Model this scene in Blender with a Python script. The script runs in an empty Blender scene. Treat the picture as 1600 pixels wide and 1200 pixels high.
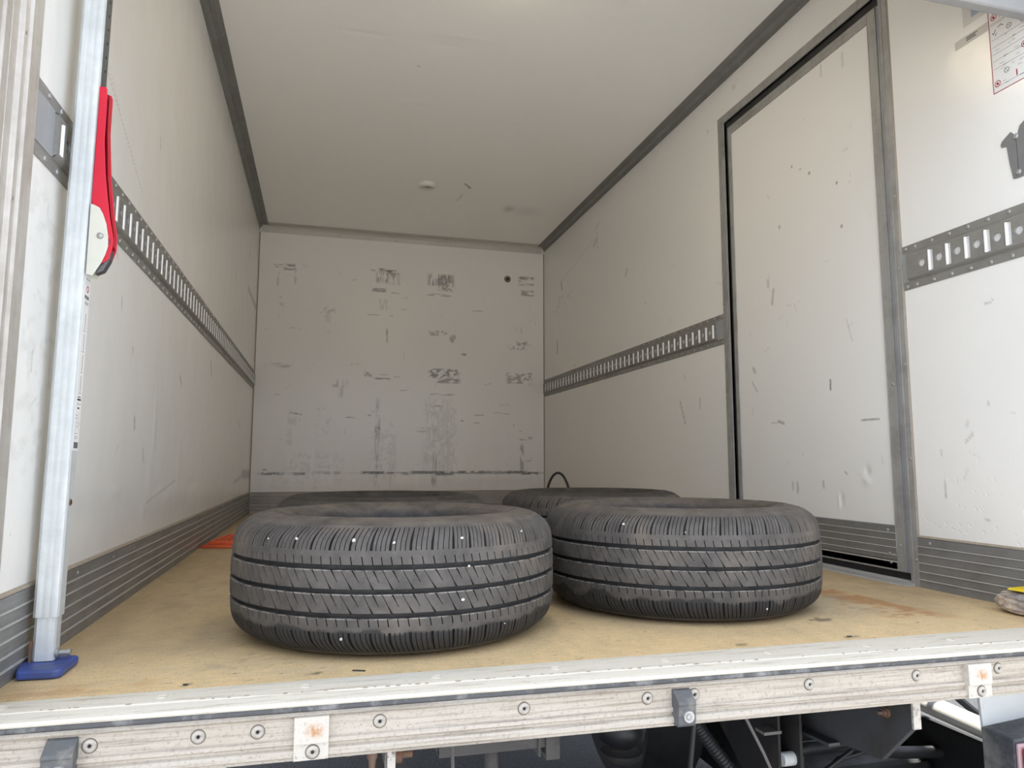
import bpy, bmesh, math, random
import numpy as np
from mathutils import Vector, Matrix

sc = bpy.context.scene
COL = sc.collection
random.seed(4); RNG = np.random.default_rng(7)

# ------------------------------------------------------------------ camera
W, D, H = 2.0, 3.752, 1.919
cd = bpy.data.cameras.new('camera'); cam = bpy.data.objects.new('camera', cd); COL.objects.link(cam)
sc.camera = cam
_p, _y, _r = math.radians(6.3249178), math.radians(14.9050322), math.radians(0.08619962)
fw = Vector((math.sin(_y)*math.cos(_p), math.cos(_y)*math.cos(_p), math.sin(_p)))
rt = Vector((math.cos(_y), -math.sin(_y), 0)); up = rt.cross(fw)
rt, up = math.cos(_r)*rt + math.sin(_r)*up, -math.sin(_r)*rt + math.cos(_r)*up
M = Matrix((rt, up, -fw)).transposed().to_4x4(); M.translation = Vector((0.4465172, -1.16938667, 0.32705164))
cam.matrix_world = M
cd.sensor_fit = 'HORIZONTAL'; cd.sensor_width = 36.0; cd.lens = 1111.4/1600*36.0
cd.clip_start = 0.02; cd.clip_end = 200

# ------------------------------------------------------------------ sky, exposure
sc.view_settings.view_transform = 'Standard'; sc.view_settings.look = 'None'
sc.view_settings.gamma = 1.0; sc.view_settings.exposure = -0.12; sc.view_settings.use_curve_mapping = False
sc.cycles.max_bounces = 12; sc.cycles.diffuse_bounces = 8; sc.cycles.glossy_bounces = 4
sc.cycles.sample_clamp_indirect = 8.0
wd = bpy.data.worlds.new('world'); sc.world = wd; wd.use_nodes = True
nt = wd.node_tree; nt.nodes.clear()
wo = nt.nodes.new('ShaderNodeOutputWorld'); bg = nt.nodes.new('ShaderNodeBackground')
tc = nt.nodes.new('ShaderNodeTexCoord'); sx = nt.nodes.new('ShaderNodeSeparateXYZ')
cr = nt.nodes.new('ShaderNodeValToRGB')
cr.color_ramp.elements[0].position = 0.0; cr.color_ramp.elements[0].color = (0.82, 0.88, 1.00, 1)
cr.color_ramp.elements[1].position = 0.75; cr.color_ramp.elements[1].color = (1.10, 1.18, 1.34, 1)
e = cr.color_ramp.elements.new(0.30); e.color = (.96, 1.06, 1.25, 1)
nt.links.new(tc.outputs['Generated'], sx.inputs[0]); nt.links.new(sx.outputs['Z'], cr.inputs[0])
nt.links.new(cr.outputs[0], bg.inputs['Color']); bg.inputs['Strength'].default_value = 2.1
nt.links.new(bg.outputs[0], wo.inputs['Surface'])

# hazy sun from the right and ahead of the truck: lights the yard, the load space stays in the body's own shade
sl_ = bpy.data.lights.new('sun', 'SUN'); sl_.energy = 12.0; sl_.angle = math.radians(6); sl_.color = (1.0, .97, .91)
so = bpy.data.objects.new('sun', sl_); COL.objects.link(so)
so.rotation_euler = Vector((math.cos(math.radians(38)), math.sin(math.radians(38)), 1.45)).to_track_quat('Z', 'Y').to_euler()

# ------------------------------------------------------------------ material helpers
class NT:
    def __init__(s, name):
        s.m = bpy.data.materials.new(name); s.m.use_nodes = True; s.t = s.m.node_tree
        s.b = s.t.nodes['Principled BSDF']; s.obj = None
    def n(s, kind, **kw):
        nd = s.t.nodes.new(kind)
        for k, v in kw.items(): setattr(nd, k, v)
        return nd
    def l(s, a, b): s.t.links.new(a, b)
    def coord(s, scale=None, kind='Object'):
        if s.obj is None: s.obj = s.n('ShaderNodeTexCoord')
        out = s.obj.outputs[kind]
        if scale:
            mp = s.n('ShaderNodeMapping'); mp.inputs['Scale'].default_value = scale
            s.l(out, mp.inputs[0]); out = mp.outputs[0]
        return out
    def noise(s, sc_=5, det=4, rough=.55, scale=None, coord=None):
        nd = s.n('ShaderNodeTexNoise'); nd.inputs['Scale'].default_value = sc_
        nd.inputs['Detail'].default_value = det; nd.inputs['Roughness'].default_value = rough
        s.l(coord if coord else s.coord(scale), nd.inputs['Vector']); return nd.outputs['Fac']
    def ramp(s, x, a, b, ca=(0, 0, 0, 1), cb=(1, 1, 1, 1)):
        nd = s.n('ShaderNodeValToRGB'); el = nd.color_ramp.elements
        el[0].position = a; el[1].position = b; el[0].color = ca; el[1].color = cb
        s.l(x, nd.inputs[0]); return nd.outputs[0]
    def math(s, op, a, b=None, clamp=False):
        nd = s.n('ShaderNodeMath', operation=op, use_clamp=clamp)
        for i, v in enumerate((a, b)):
            if v is None: continue
            if isinstance(v, (int, float)): nd.inputs[i].default_value = v
            else: s.l(v, nd.inputs[i])
        return nd.outputs[0]
    def mix(s, f, a, b):
        nd = s.n('ShaderNodeMix', data_type='RGBA')
        for i, v in ((0, f), (6, a), (7, b)):
            if isinstance(v, (int, float)): nd.inputs[i].default_value = v
            elif isinstance(v, tuple): nd.inputs[i].default_value = v if len(v) == 4 else v + (1,)
            else: s.l(v, nd.inputs[i])
        return nd.outputs[2]
    def attr(s, name):
        nd = s.n('ShaderNodeAttribute'); nd.attribute_name = name; return nd.outputs['Fac']
    def bump(s, h, strength=.3, dist=.001, prev=None):
        nd = s.n('ShaderNodeBump'); nd.inputs['Strength'].default_value = strength
        nd.inputs['Distance'].default_value = dist; s.l(h, nd.inputs['Height'])
        if prev is not None: s.l(prev, nd.inputs['Normal'])
        return nd.outputs[0]
    def out(s, col=None, rough=None, metal=None, normal=None, spec=None):
        for k, v in (('Base Color', col), ('Roughness', rough), ('Metallic', metal), ('Normal', normal), ('Specular IOR Level', spec)):
            if v is None: continue
            if isinstance(v, (int, float)): s.b.inputs[k].default_value = v
            elif isinstance(v, tuple): s.b.inputs[k].default_value = v if len(v) == 4 else v + (1,)
            else: s.l(v, s.b.inputs[k])
        return s.m

def plain(name, col, rough=.5, metal=0., var=.12, nscale=30, bump=.0, grime=None, gs=9, glo=.5, ghi=.68):
    m = NT(name); c2 = tuple(min(1, c*(1-var)) for c in col)
    c = m.mix(m.noise(nscale), col, c2)
    if grime: c = m.mix(m.ramp(m.noise(gs, 8, .7), glo, ghi), c, grime)
    nrm = m.bump(m.noise(nscale*6), bump, .001) if bump else None
    r = m.ramp(m.noise(nscale*.7), .3, .7, (rough*.85,)*3+(1,), (min(1, rough*1.2),)*3+(1,))
    return m.out(c, r, metal, nrm)

def wall_mat(name, base, weave=.22, wavy=.4, rough=.24, dirt=(.10, .09, .075)):
    m = NT(name)
    big = m.noise(1.3, 3)
    c = m.mix(big, base, tuple(b*.955 for b in base))
    grain = m.ramp(m.noise(150, 3, .7), .35, .6)
    dm = m.math('MULTIPLY', m.attr('dirt'), m.math('ADD', m.math('MULTIPLY', grain, .65), .45), True)
    c = m.mix(dm, c, dirt)
    c = m.mix(m.math('MULTIPLY', m.attr('pale'), .8, True), c, (.86, .86, .83))
    c = m.mix(m.math('MULTIPLY', m.attr('tint'), .7, True), c, (.36, .10, .07))
    # moulded fabric weave of the glass-fibre sheet
    w1 = m.n('ShaderNodeTexVoronoi'); w1.inputs['Scale'].default_value = 300; m.l(m.coord(), w1.inputs['Vector'])
    n1 = m.bump(w1.outputs['Distance'], weave, .0006)
    n2 = m.bump(m.noise(7, 2, .4), wavy, .006, n1)
    n3 = m.bump(m.attr('dent'), .9, .006, n2)
    return m.out(c, rough, 0., n3)

M_wall = wall_mat('white_panel', (.83, .825, .795))
M_back = wall_mat('back_panel', (.86, .835, .785), weave=.3, wavy=.3, rough=.22)
M_ceil = wall_mat('ceiling_panel', (.90, .895, .86), weave=.1, wavy=.8, rough=.30)

def alu(name, col=(.42, .42, .41), rough=.42, metal=.85, streak=(3, 3, 60), grime=(.16, .15, .13), ga=.45, gb=.75, gm=.6):
    m = NT(name)
    st = m.noise(6, 5, .6, streak)
    c = m.mix(st, col, tuple(x*.72 for x in col))
    g = m.math('MULTIPLY', m.ramp(m.noise(11, 8, .7), ga, gb), gm)
    c = m.mix(g, c, grime)
    r = m.ramp(st, .3, .8, (rough*.8,)*3+(1,), (min(rough*1.4, 1),)*3+(1,))
    return m.out(c, r, metal, m.bump(st, .15, .0005))
M_alu_y = alu('aluminium_lengthwise', (.30, .30, .295), metal=.35, streak=(40, 1.2, 40))
M_ridge = plain('worn_ridge_glint', (.72, .71, .68), .35, .4, .3, 60)  # worn ridges, paled further so the colour carries the light they catch
M_alu_x = alu('aluminium_crosswise', (.42, .385, .35), metal=.15, streak=(1.2, 40, 40))
M_alu_z = alu('aluminium_upright', (.42, .415, .395), rough=.55, metal=.25, streak=(40, 40, 1.2))
M_post = alu('weathered_post_aluminium', (.64, .61, .56), rough=.5, metal=.35, streak=(30, 30, 1.0), grime=(.34, .31, .27), ga=.4, gb=.7, gm=.7)
M_cove = alu('grey_cove_aluminium', (.27, .268, .26), rough=.5, metal=.2, streak=(40, 1.2, 40))
M_rail = alu('galvanised_rail_steel', (.33, .325, .305), rough=.45, metal=.35, streak=(15, 3, 15), grime=(.2, .19, .17), gm=.5)
M_edge = plain('bright_rolled_edge', (.90, .90, .89), .35, .15)
M_screw = plain('screw_steel', (.42, .42, .41), .4, .6)
M_dark = plain('black_recess', (.012, .012, .013), .8)
M_seal = plain('black_rubber_seal', (.02, .02, .022), .55)
M_gal = alu('galvanised_tube', (.74, .775, .775), rough=.55, metal=.25, streak=(30, 30, 2), grime=(.42, .45, .45), ga=.35, gb=.75, gm=.8)
M_galdark = alu('perforated_inner_tube', (.16, .17, .175), rough=.5, metal=.5, streak=(30, 30, 2), gm=.3)
M_red = plain('red_coated_handle', (.58, .007, .032), .33, 0, .08)
M_cream = plain('cream_steel_plate', (.62, .62, .54), .45, .2, .1, bump=.1)
M_blue = plain('blue_plastic', (.055, .10, .36), .42, 0, .2, grime=(.06, .065, .10), glo=.5, ghi=.8)
M_orange = plain('orange_plastic', (.85, .15, .05), .45, 0, .2)
M_white = plain('white_paper', (.80, .80, .79), .5, 0, .03)
M_film = plain('grey_label_paper', (.62, .60, .56), .45, 0, .06)
M_ink = plain('black_ink', (.03, .03, .035), .6)
M_inkred = plain('red_ink', (.38, .03, .045), .6)
M_inkblue = plain('pale_blue_ink', (.36, .43, .52), .6)
M_plate = plain('grey_bracket_paint', (.21, .215, .22), .5, .2, .15, bump=.1)
M_plug = plain('dirty_vent_plastic', (.17, .16, .13), .6)
M_lampw = plain('white_plastic', (.74, .71, .67), .4, 0, .04)
M_cable = plain('black_cable_rubber', (.014, .014, .015), .45)
M_slat = plain('grey_shutter_slat', (.30, .30, .295), .7, 0)
M_black = plain('black_chassis_paint', (.010, .010, .010), .6, .1, .3, bump=.2)
M_chassis = plain('dusty_chassis_steel', (.026, .025, .024), .7, .1, .4, 14, .2, (.045, .038, .032))
M_beam = plain('dusty_grey_beam', (.20, .187, .172), .8, 0, .3, 14, .2, (.09, .08, .07))
M_tube = plain('dirty_cream_tube', (.66, .64, .58), .45, 0, .12, 20, .1, (.35, .31, .26), 22, .6, .72)
M_side = plain('dirty_white_side_panel', (.62, .64, .63), .5, 0, .1, 8, .1, (.36, .31, .24), 8, .55, .8)
M_lampred = plain('red_tail_lamp_lens', (.42, .005, .02), .15, 0, .3)
M_lamprim = plain('dusty_pink_lamp_rim', (.40, .26, .27), .5, 0, .2, 60)
M_lampbox = plain('dusty_black_lamp_housing', (.05, .053, .06), .65, 0, .3, 18, .2, (.22, .21, .19), 10, .42, .72)
M_rustbolt = plain('rusty_bolt_steel', (.22, .15, .11), .7, .3, .4, 80, .3, (.26, .09, .04), 40, .5, .7)
M_stone = plain('white_chipping', (.60, .58, .54), .8)

def mat_sill(name='worn_white_sill_paint', base=(.74, .70, .60)):
    m = NT(name)
    c = m.mix(m.noise(4, 5, .6, (1, 6, 6)), base, tuple(x*.84 for x in base))
    streak = m.ramp(m.noise(9, 10, .75, (.8, 10, 16)), .52, .68)
    c = m.mix(m.math('MULTIPLY', streak, .8), c, (.34, .29, .22))
    speck = m.ramp(m.noise(230, 4, .7), .60, .72)
    c = m.mix(m.math('MULTIPLY', speck, .5), c, (.13, .11, .09))
    c = m.mix(m.math('MULTIPLY', m.ramp(m.noise(5, 6, .7, (2, 2, 2)), .62, .75), .35), c, (.40, .24, .12))
    return m.out(c, .62, 0., m.bump(m.noise(120, 5, .7), .35, .001))
M_sill = mat_sill()
M_sillside = plain('speckled_sill_face_paint', (.74, .68, .60), .62, 0, .1, 60, .3, (.26, .215, .17), 46, .53, .74)
def mat_sillface():
    m = NT('grimy_sill_face_paint'); base = (.50, .452, .385)
    c = m.mix(m.noise(5, 5, .6, (1, 1, 9)), base, tuple(x*.80 for x in base))
    streak = m.ramp(m.noise(7, 10, .78, (.7, 1, 26)), .50, .66)
    c = m.mix(m.math('MULTIPLY', streak, .9), c, (.17, .14, .11))
    c = m.mix(m.math('MULTIPLY', m.ramp(m.noise(3.5, 7, .7, (1, 1, 3)), .42, .7), .45), c, (.34, .28, .21))
    c = m.mix(m.math('MULTIPLY', m.ramp(m.noise(190, 5, .75), .53, .68), .6), c, (.17, .14, .115))
    return m.out(c, .65, 0., m.bump(m.noise(140, 5, .7), .4, .001))
M_face = mat_sillface()
M_bandm = plain('worn_dark_rubber_band', (.085, .088, .092), .6, 0, .3, 40, .4, (.26, .26, .255), 24, .5, .72)
M_buffer = plain('dusty_rubber_buffer', (.105, .108, .112), .7, 0, .25, 60, .4, (.24, .225, .2), 30, .5, .75)
def mat_rustplate():
    m = NT('white_cover_plate_paint'); base = (.52, .485, .425)
    c = m.mix(m.ramp(m.noise(190, 5, .75), .56, .7), base, (.25, .21, .17))
    g = m.n('ShaderNodeTexGradient', gradient_type='SPHERICAL')
    mp = m.n('ShaderNodeMapping'); mp.vector_type = 'TEXTURE'
    mp.inputs['Location'].default_value = (.004, -.004, .008); mp.inputs['Scale'].default_value = (.017, .05, .014)
    m.l(m.coord(), mp.inputs[0]); m.l(mp.outputs[0], g.inputs[0])
    f = m.math('MULTIPLY', m.ramp(g.outputs['Fac'], .08, .75), m.ramp(m.noise(130, 7, .75), .38, .58))
    c = m.mix(m.math('MULTIPLY', f, .95), c, (.40, .17, .04))
    return m.out(c, .65, 0., m.bump(m.noise(140, 5, .7), .3, .001))
M_cover = mat_rustplate()

def mat_floor():
    m = NT('worn_plywood_floor')
    base = m.mix(m.noise(3, 6, .6), (.84, .62, .325), (.70, .52, .285))
    grain = m.ramp(m.noise(60, 9, .75, (.5, 1.5, 1)), .42, .66)
    c = m.mix(m.math('MULTIPLY', grain, .6), base, (.52, .39, .22))
    c = m.mix(m.math('MULTIPLY', m.ramp(m.noise(9, 9, .75, (2.2, .9, 1)), .48, .7), .35), c, (.36, .30, .20))
    fleck = m.ramp(m.noise(230, 3, .65, (.45, 1, 1)), .61, .68)
    c = m.mix(m.math('MULTIPLY', fleck, .6), c, (.13, .10, .062))
    c = m.mix(m.math('MULTIPLY', m.ramp(m.noise(120, 2, .5, (.3, 1, 1)), .70, .73), .9), c, (.03, .025, .02))
    c = m.mix(m.math('MULTIPLY', m.ramp(m.noise(330, 3, .7), .40, .60), .30), c, (.30, .22, .13))
    pale = m.ramp(m.noise(380, 2, .6), .54, .66)
    c = m.mix(m.math('MULTIPLY', pale, .6), c, (.90, .72, .45))
    c = m.mix(m.attr('dirt'), c, (.12, .098, .068))
    c = m.mix(m.attr('tint'), c, (.36, .16, .045))
    c = m.mix(m.attr('pale'), c, (.52, .46, .34))
    nr = m.bump(m.noise(300, 4, .7), .3, .001)
    return m.out(c, m.ramp(m.noise(9, 4), .3, .7, (.42,)*3+(1,), (.62,)*3+(1,)), 0., nr)
M_floor = mat_floor()

def mat_asphalt():
    m = NT('grey_asphalt')
    c = m.mix(m.ramp(m.noise(160, 4, .7), .4, .65), (.022, .022, .023), (.10, .10, .10))
    c = m.mix(m.math('MULTIPLY', m.noise(2), .5), c, (.05, .05, .052))
    return m.out(c, .85, 0., m.bump(m.noise(180, 4, .7), .8, .004))
M_asphalt = mat_asphalt()

def mat_tyre(kind):
    m = NT(kind)
    sep = m.n('ShaderNodeSeparateXYZ'); m.l(m.coord(), sep.inputs[0])
    dusty = m.mix(m.ramp(m.noise(26, 7, .7), .35, .65), (.092, .083, .074), (.052, .047, .043))
    dusty = m.mix(m.ramp(m.noise(8, 5, .6), .55, .75), dusty, (.145, .120, .097))
    clean = m.mix(m.noise(60, 4), (.017, .017, .018), (.028, .027, .027))
    if 'tread' in kind:
        # the outer shoulder has never touched the road: a ragged edge where the dust stops
        ed = m.math('ADD', sep.outputs['Z'], m.math('MULTIPLY', m.math('SUBTRACT', m.noise(17, 3, .5, (1, 1, .2)), .5), .050))
        f = m.ramp(m.math('MULTIPLY', m.math('ADD', ed, .068), 160.), 0, 1)
        f = m.ramp(f, 0.1, .9)
        c = m.mix(f, clean, dusty)
        # groove shade painted black inside the cuts, chalky dust on the lip below each groove
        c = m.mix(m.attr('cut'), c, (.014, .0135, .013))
        lip = None
        for zz in (.0342, -.0047, -.0438):
            k_ = m.math('SUBTRACT', 1., m.math('MULTIPLY', m.math('ABSOLUTE', m.math('SUBTRACT', sep.outputs['Z'], zz)), 900.), True)
            lip = k_ if lip is None else m.math('MAXIMUM', lip, k_)
        c = m.mix(m.math('MULTIPLY', lip, m.ramp(m.noise(45, 6, .75), .42, .55)), c, (.36, .335, .30))
    elif 'liner' in kind: c = clean
    else:
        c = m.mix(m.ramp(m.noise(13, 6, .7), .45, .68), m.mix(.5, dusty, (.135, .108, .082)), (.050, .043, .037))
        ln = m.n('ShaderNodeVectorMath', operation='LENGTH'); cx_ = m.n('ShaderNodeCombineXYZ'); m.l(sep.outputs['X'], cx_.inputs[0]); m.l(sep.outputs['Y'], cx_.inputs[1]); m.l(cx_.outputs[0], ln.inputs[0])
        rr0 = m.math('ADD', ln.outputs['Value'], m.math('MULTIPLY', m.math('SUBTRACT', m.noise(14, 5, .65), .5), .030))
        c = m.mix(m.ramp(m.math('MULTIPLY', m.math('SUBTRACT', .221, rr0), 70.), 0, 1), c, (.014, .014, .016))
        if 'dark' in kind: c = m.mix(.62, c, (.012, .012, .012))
    spec = m.ramp(m.noise(330, 3, .7), .66, .76)
    if 'liner' not in kind: c = m.mix(m.math('MULTIPLY', spec, .55), c, (.30, .28, .25))
    r = .38 if 'liner' in kind else .66
    rr = m.ramp(m.noise(30, 5), .3, .7, (r*.8,)*3+(1,), (min(r*1.25, 1),)*3+(1,))
    return m.out(c, rr, 0., m.bump(m.noise(260, 4, .7), .25, .0008))
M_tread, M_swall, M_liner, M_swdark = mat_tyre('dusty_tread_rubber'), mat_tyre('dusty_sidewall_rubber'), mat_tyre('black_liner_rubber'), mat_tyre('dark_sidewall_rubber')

def mat_film():
    m = NT('crumpled_clear_wrap')
    f = m.n('ShaderNodeTexVoronoi', feature='DISTANCE_TO_EDGE'); f.inputs['Scale'].default_value = 45; m.l(m.coord(), f.inputs['Vector'])
    c = m.mix(m.ramp(m.noise(25, 8, .75), .38, .62), (.16, .17, .22), (.62, .58, .54))
    return m.out(c, .25, 0., m.bump(f.outputs['Distance'], 1., .01))
M_wrap = mat_film()
def mat_content():
    m = NT('tan_and_grey_wrapped_bundle')
    c = m.mix(m.ramp(m.noise(22, 8, .75), .38, .62), (.20, .19, .22), (.60, .50, .38))
    return m.out(c, .35, 0., m.bump(m.noise(60, 6, .7), .6, .006))
M_bundle = mat_content()
M_yellow = plain('yellow_strap', (.85, .62, .01), .45)
M_glow = NT('lit_lamp_diffuser'); M_glow.b.inputs['Emission Color'].default_value = (1, .80, .50, 1)
M_glow.b.inputs['Emission Strength'].default_value = 170; M_glow = M_glow.m

# ------------------------------------------------------------------ mesh helpers
class MB:
    """collects shapes that end up as ONE mesh object"""
    def __init__(s): s.v = []; s.f = []; s.m = []
    def add(s, vs, fs, mi=0):
        o = len(s.v); s.v += [tuple(v) for v in vs]; s.f += [tuple(i+o for i in f) for f in fs]; s.m += [mi]*len(fs)
        return s
    def box(s, a, b, mi=0):
        (x0, y0, z0), (x1, y1, z1) = a, b
        v = [(x, y, z) for x in (x0, x1) for y in (y0, y1) for z in (z0, z1)]
        return s.add(v, [(0, 1, 3, 2), (4, 6, 7, 5), (0, 4, 5, 1), (2, 3, 7, 6), (0, 2, 6, 4), (1, 5, 7, 3)], mi)
    def prism(s, pts, axis, a, b, mi=0):
        """closed outline pts (2D) extruded along axis from a to b"""
        def P(p, t):
            return {0: (t, p[0], p[1]), 1: (p[0], t, p[1]), 2: (p[0], p[1], t)}[axis]
        n = len(pts); v = [P(p, a) for p in pts]+[P(p, b) for p in pts]
        f = [(i, (i+1) % n, (i+1) % n+n, i+n) for i in range(n)]+[tuple(range(n-1, -1, -1)), tuple(range(n, 2*n))]
        return s.add(v, f, mi)
    def tube(s, path, r, n=12, mi=0, cap=True):
        P = [Vector(p) for p in path]; R = r if isinstance(r, (list, tuple)) else [r]*len(P)
        vs = []; prev = None
        for i, p in enumerate(P):
            t = (P[min(i+1, len(P)-1)]-P[max(i-1, 0)]).normalized()
            if prev is None:
                a = Vector((0, 0, 1)) if abs(t.z) < .9 else Vector((1, 0, 0)); u = t.cross(a).normalized()
            else: u = (prev-t*prev.dot(t)).normalized()
            prev = u; w = t.cross(u)
            for k in range(n):
                a = 2*math.pi*k/n; vs.append(p+(u*math.cos(a)+w*math.sin(a))*R[i])
        fs = [(i*n+k, i*n+(k+1) % n, (i+1)*n+(k+1) % n, (i+1)*n+k) for i in range(len(P)-1) for k in range(n)]
        if cap: fs += [tuple(range(n-1, -1, -1)), tuple(range((len(P)-1)*n, len(P)*n))]
        return s.add(vs, fs, mi)
    def lathe(s, prof, n=32, mi=0, org=(0, 0, 0), ax='z'):
        """prof: list of (r, h) about the axis through org"""
        vs = []
        for r, h in prof:
            for k in range(n):
                a = 2*math.pi*k/n; c, d = r*math.cos(a), r*math.sin(a)
                q = {'z': (c, d, h), 'y': (c, h, -d), 'x': (h, c, d)}[ax]
                vs.append((q[0]+org[0], q[1]+org[1], q[2]+org[2]))
        fs = [(i*n+k, i*n+(k+1) % n, (i+1)*n+(k+1) % n, (i+1)*n+k) for i in range(len(prof)-1) for k in range(n)]
        return s.add(vs, fs, mi)
    def build(s, name, mats, parent=None, smooth=None, bevel=None, loc=None):
        me = bpy.data.meshes.new(name); me.from_pydata(s.v, [], s.f)
        for m in (mats if isinstance(mats, (list, tuple)) else [mats]): me.materials.append(m)
        me.polygons.foreach_set('material_index', s.m)
        bm = bmesh.new(); bm.from_mesh(me); bmesh.ops.recalc_face_normals(bm, faces=bm.faces); bm.to_mesh(me); bm.free()
        if smooth is not None:
            me.polygons.foreach_set('use_smooth', [True]*len(me.polygons)); me.set_sharp_from_angle(angle=math.radians(smooth))
        me.update()
        o = bpy.data.objects.new(name, me); COL.objects.link(o)
        if parent is not None: o.parent = parent
        if loc: o.location = loc
        if bevel:
            b = o.modifiers.new('bevel', 'BEVEL'); b.width = bevel; b.segments = 2; b.limit_method = 'ANGLE'; b.angle_limit = math.radians(40)
        return o

def empty(name, loc=(0, 0, 0)):
    o = bpy.data.objects.new(name, None); COL.objects.link(o); o.location = loc; o.empty_display_size = .05
    return o
def tag(o, label=None, cat=None, group=None, kind=None):
    if label: o['label'] = label
    if cat: o['category'] = cat
    if group: o['group'] = group
    if kind: o['kind'] = kind
    return o
def struct(o): o['kind'] = 'structure'; return o
def dup(src, parent, loc, rot=None, scale=None):
    c = src.copy(); COL.objects.link(c); c.parent = parent; c.location = loc
    if rot is not None: c.rotation_euler = rot
    if scale is not None: c.scale = scale
    return c
# one screw head mesh, axis +z, shared by every screw
def screw_mesh(name, mat, r=.0055, h=.003):
    mb = MB(); mb.lathe([(0, h), (r*.28, h), (r*.3, h*.45), (r*.42, h*.95), (r*.8, h*.7), (r, h*.2), (r, 0)], 14)
    me = bpy.data.meshes.new(name); me.from_pydata(mb.v, [], mb.f); me.materials.append(mat)
    me.polygons.foreach_set('use_smooth', [True]*len(me.polygons)); me.update(); return me
SCREW = screw_mesh('screw_head', M_screw)
ROT_L = (0, math.pi/2, 0); ROT_R = (0, -math.pi/2, 0); ROT_F = (math.pi/2, 0, 0)   # facing +x, -x, -y
def screw(parent, loc, rot, name='screw', me=None, s=1.0):
    o = bpy.data.objects.new(name, me or SCREW); COL.objects.link(o); o.parent = parent
    o.location = loc; o.rotation_euler = rot; o.scale = (s, s, s); return o

# painted wear: value noise on arrays
def vnoise(U, V, su, sv, seed):
    r = np.random.default_rng(seed); g = r.random((128, 128))
    u = U/su; v = V/sv; iu = np.floor(u).astype(int); iv = np.floor(v).astype(int)
    fu = u-iu; fv = v-iv; fu = fu*fu*(3-2*fu); fv = fv*fv*(3-2*fv)
    a = g[iu % 128, iv % 128]; b = g[(iu+1) % 128, iv % 128]; c = g[iu % 128, (iv+1) % 128]; d = g[(iu+1) % 128, (iv+1) % 128]
    return a*(1-fu)*(1-fv)+b*fu*(1-fv)+c*(1-fu)*fv+d*fu*fv
def sstep(x, a, b): t = np.clip((x-a)/(b-a), 0, 1); return t*t*(3-2*t)
def patch(U, V, cu, cv, wu, wv, seed, s=1., ori='h', thr=.45):
    m = (1-sstep(np.abs(U-cu)/wu, .7, 1.15))*(1-sstep(np.abs(V-cv)/wv, .7, 1.15))
    n = vnoise(U, V, *((.05, .006) if ori == 'h' else (.006, .05) if ori == 'v' else (.015, .012)), seed)
    n2 = vnoise(U, V, .03, .03, seed+1)
    return m*sstep(n*.6+n2*.4, thr, thr+.25)*s
def line(U, V, p, q, w, s=1.):
    p = np.array(p); q = np.array(q); d = q-p; L = max(np.hypot(*d), 1e-6)
    t = np.clip(((U-p[0])*d[0]+(V-p[1])*d[1])/L**2, 0, 1)
    dist = np.hypot(U-p[0]-t*d[0], V-p[1]-t*d[1]); return (1-sstep(dist, w*.5, w*1.3))*s
def grid_panel(name, P, us, vs, paint, mats, parent=None, extra=None, keep=None):
    """flat sheet sampled finely enough to carry the wear marks; P maps (u,v)->xyz"""
    U, V = np.meshgrid(us, vs, indexing='ij'); nu, nv = U.shape
    co = P(U.ravel(), V.ravel()); a = paint(U.ravel(), V.ravel())
    idx = np.arange(nu*nv).reshape(nu, nv)
    q = np.stack([idx[:-1, :-1], idx[1:, :-1], idx[1:, 1:], idx[:-1, 1:]], -1).reshape(-1, 4)
    if keep is not None:
        uc = (U[:-1, :-1]+U[1:, 1:]).ravel()/2; vc = (V[:-1, :-1]+V[1:, 1:]).ravel()/2; q = q[keep(uc, vc)]
    me = bpy.data.meshes.new(name); vs_ = co.tolist(); fs = q.tolist(); mi = [0]*len(fs)
    if extra is not None:
        o = len(vs_); vs_ += extra.v; fs += [[i+o for i in f] for f in extra.f]; mi += [0]*len(extra.f)
    me.from_pydata(vs_, [], fs)
    for m in mats: me.materials.append(m)
    for k in ('dirt', 'tint', 'pale', 'dent'):
        arr = np.zeros(len(vs_), np.float32)
        if k in a: arr[:nu*nv] = np.clip(a[k], 0, 1)
        me.attributes.new(k, 'FLOAT', 'POINT').data.foreach_set('value', arr)
    me.update(); o = bpy.data.objects.new(name, me); COL.objects.link(o)
    if parent: o.parent = parent
    return o
def span(a, b, st, *must):
    n = max(2, int(round((b-a)/st))+1); return np.unique(np.round(np.concatenate([np.linspace(a, b, n), np.array(must, float)]), 5))

# ------------------------------------------------------------------ setting: ground, floor, walls, ceiling
g = MB(); g.box((-14, -.62, -1.0), (18, 18, -.78)); struct(g.build('ground', M_asphalt))
M_bounce = plain('pale_bounce_ground', (.62, .605, .58), .85, 0, .12, 3, .2)  # unseen pale slab behind the camera, added to bounce light onto the ceiling
g = MB(); g.box((-14, -14, -1.0), (18, -.62, -.78)); struct(g.build('ground_bounce', M_bounce))

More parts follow.
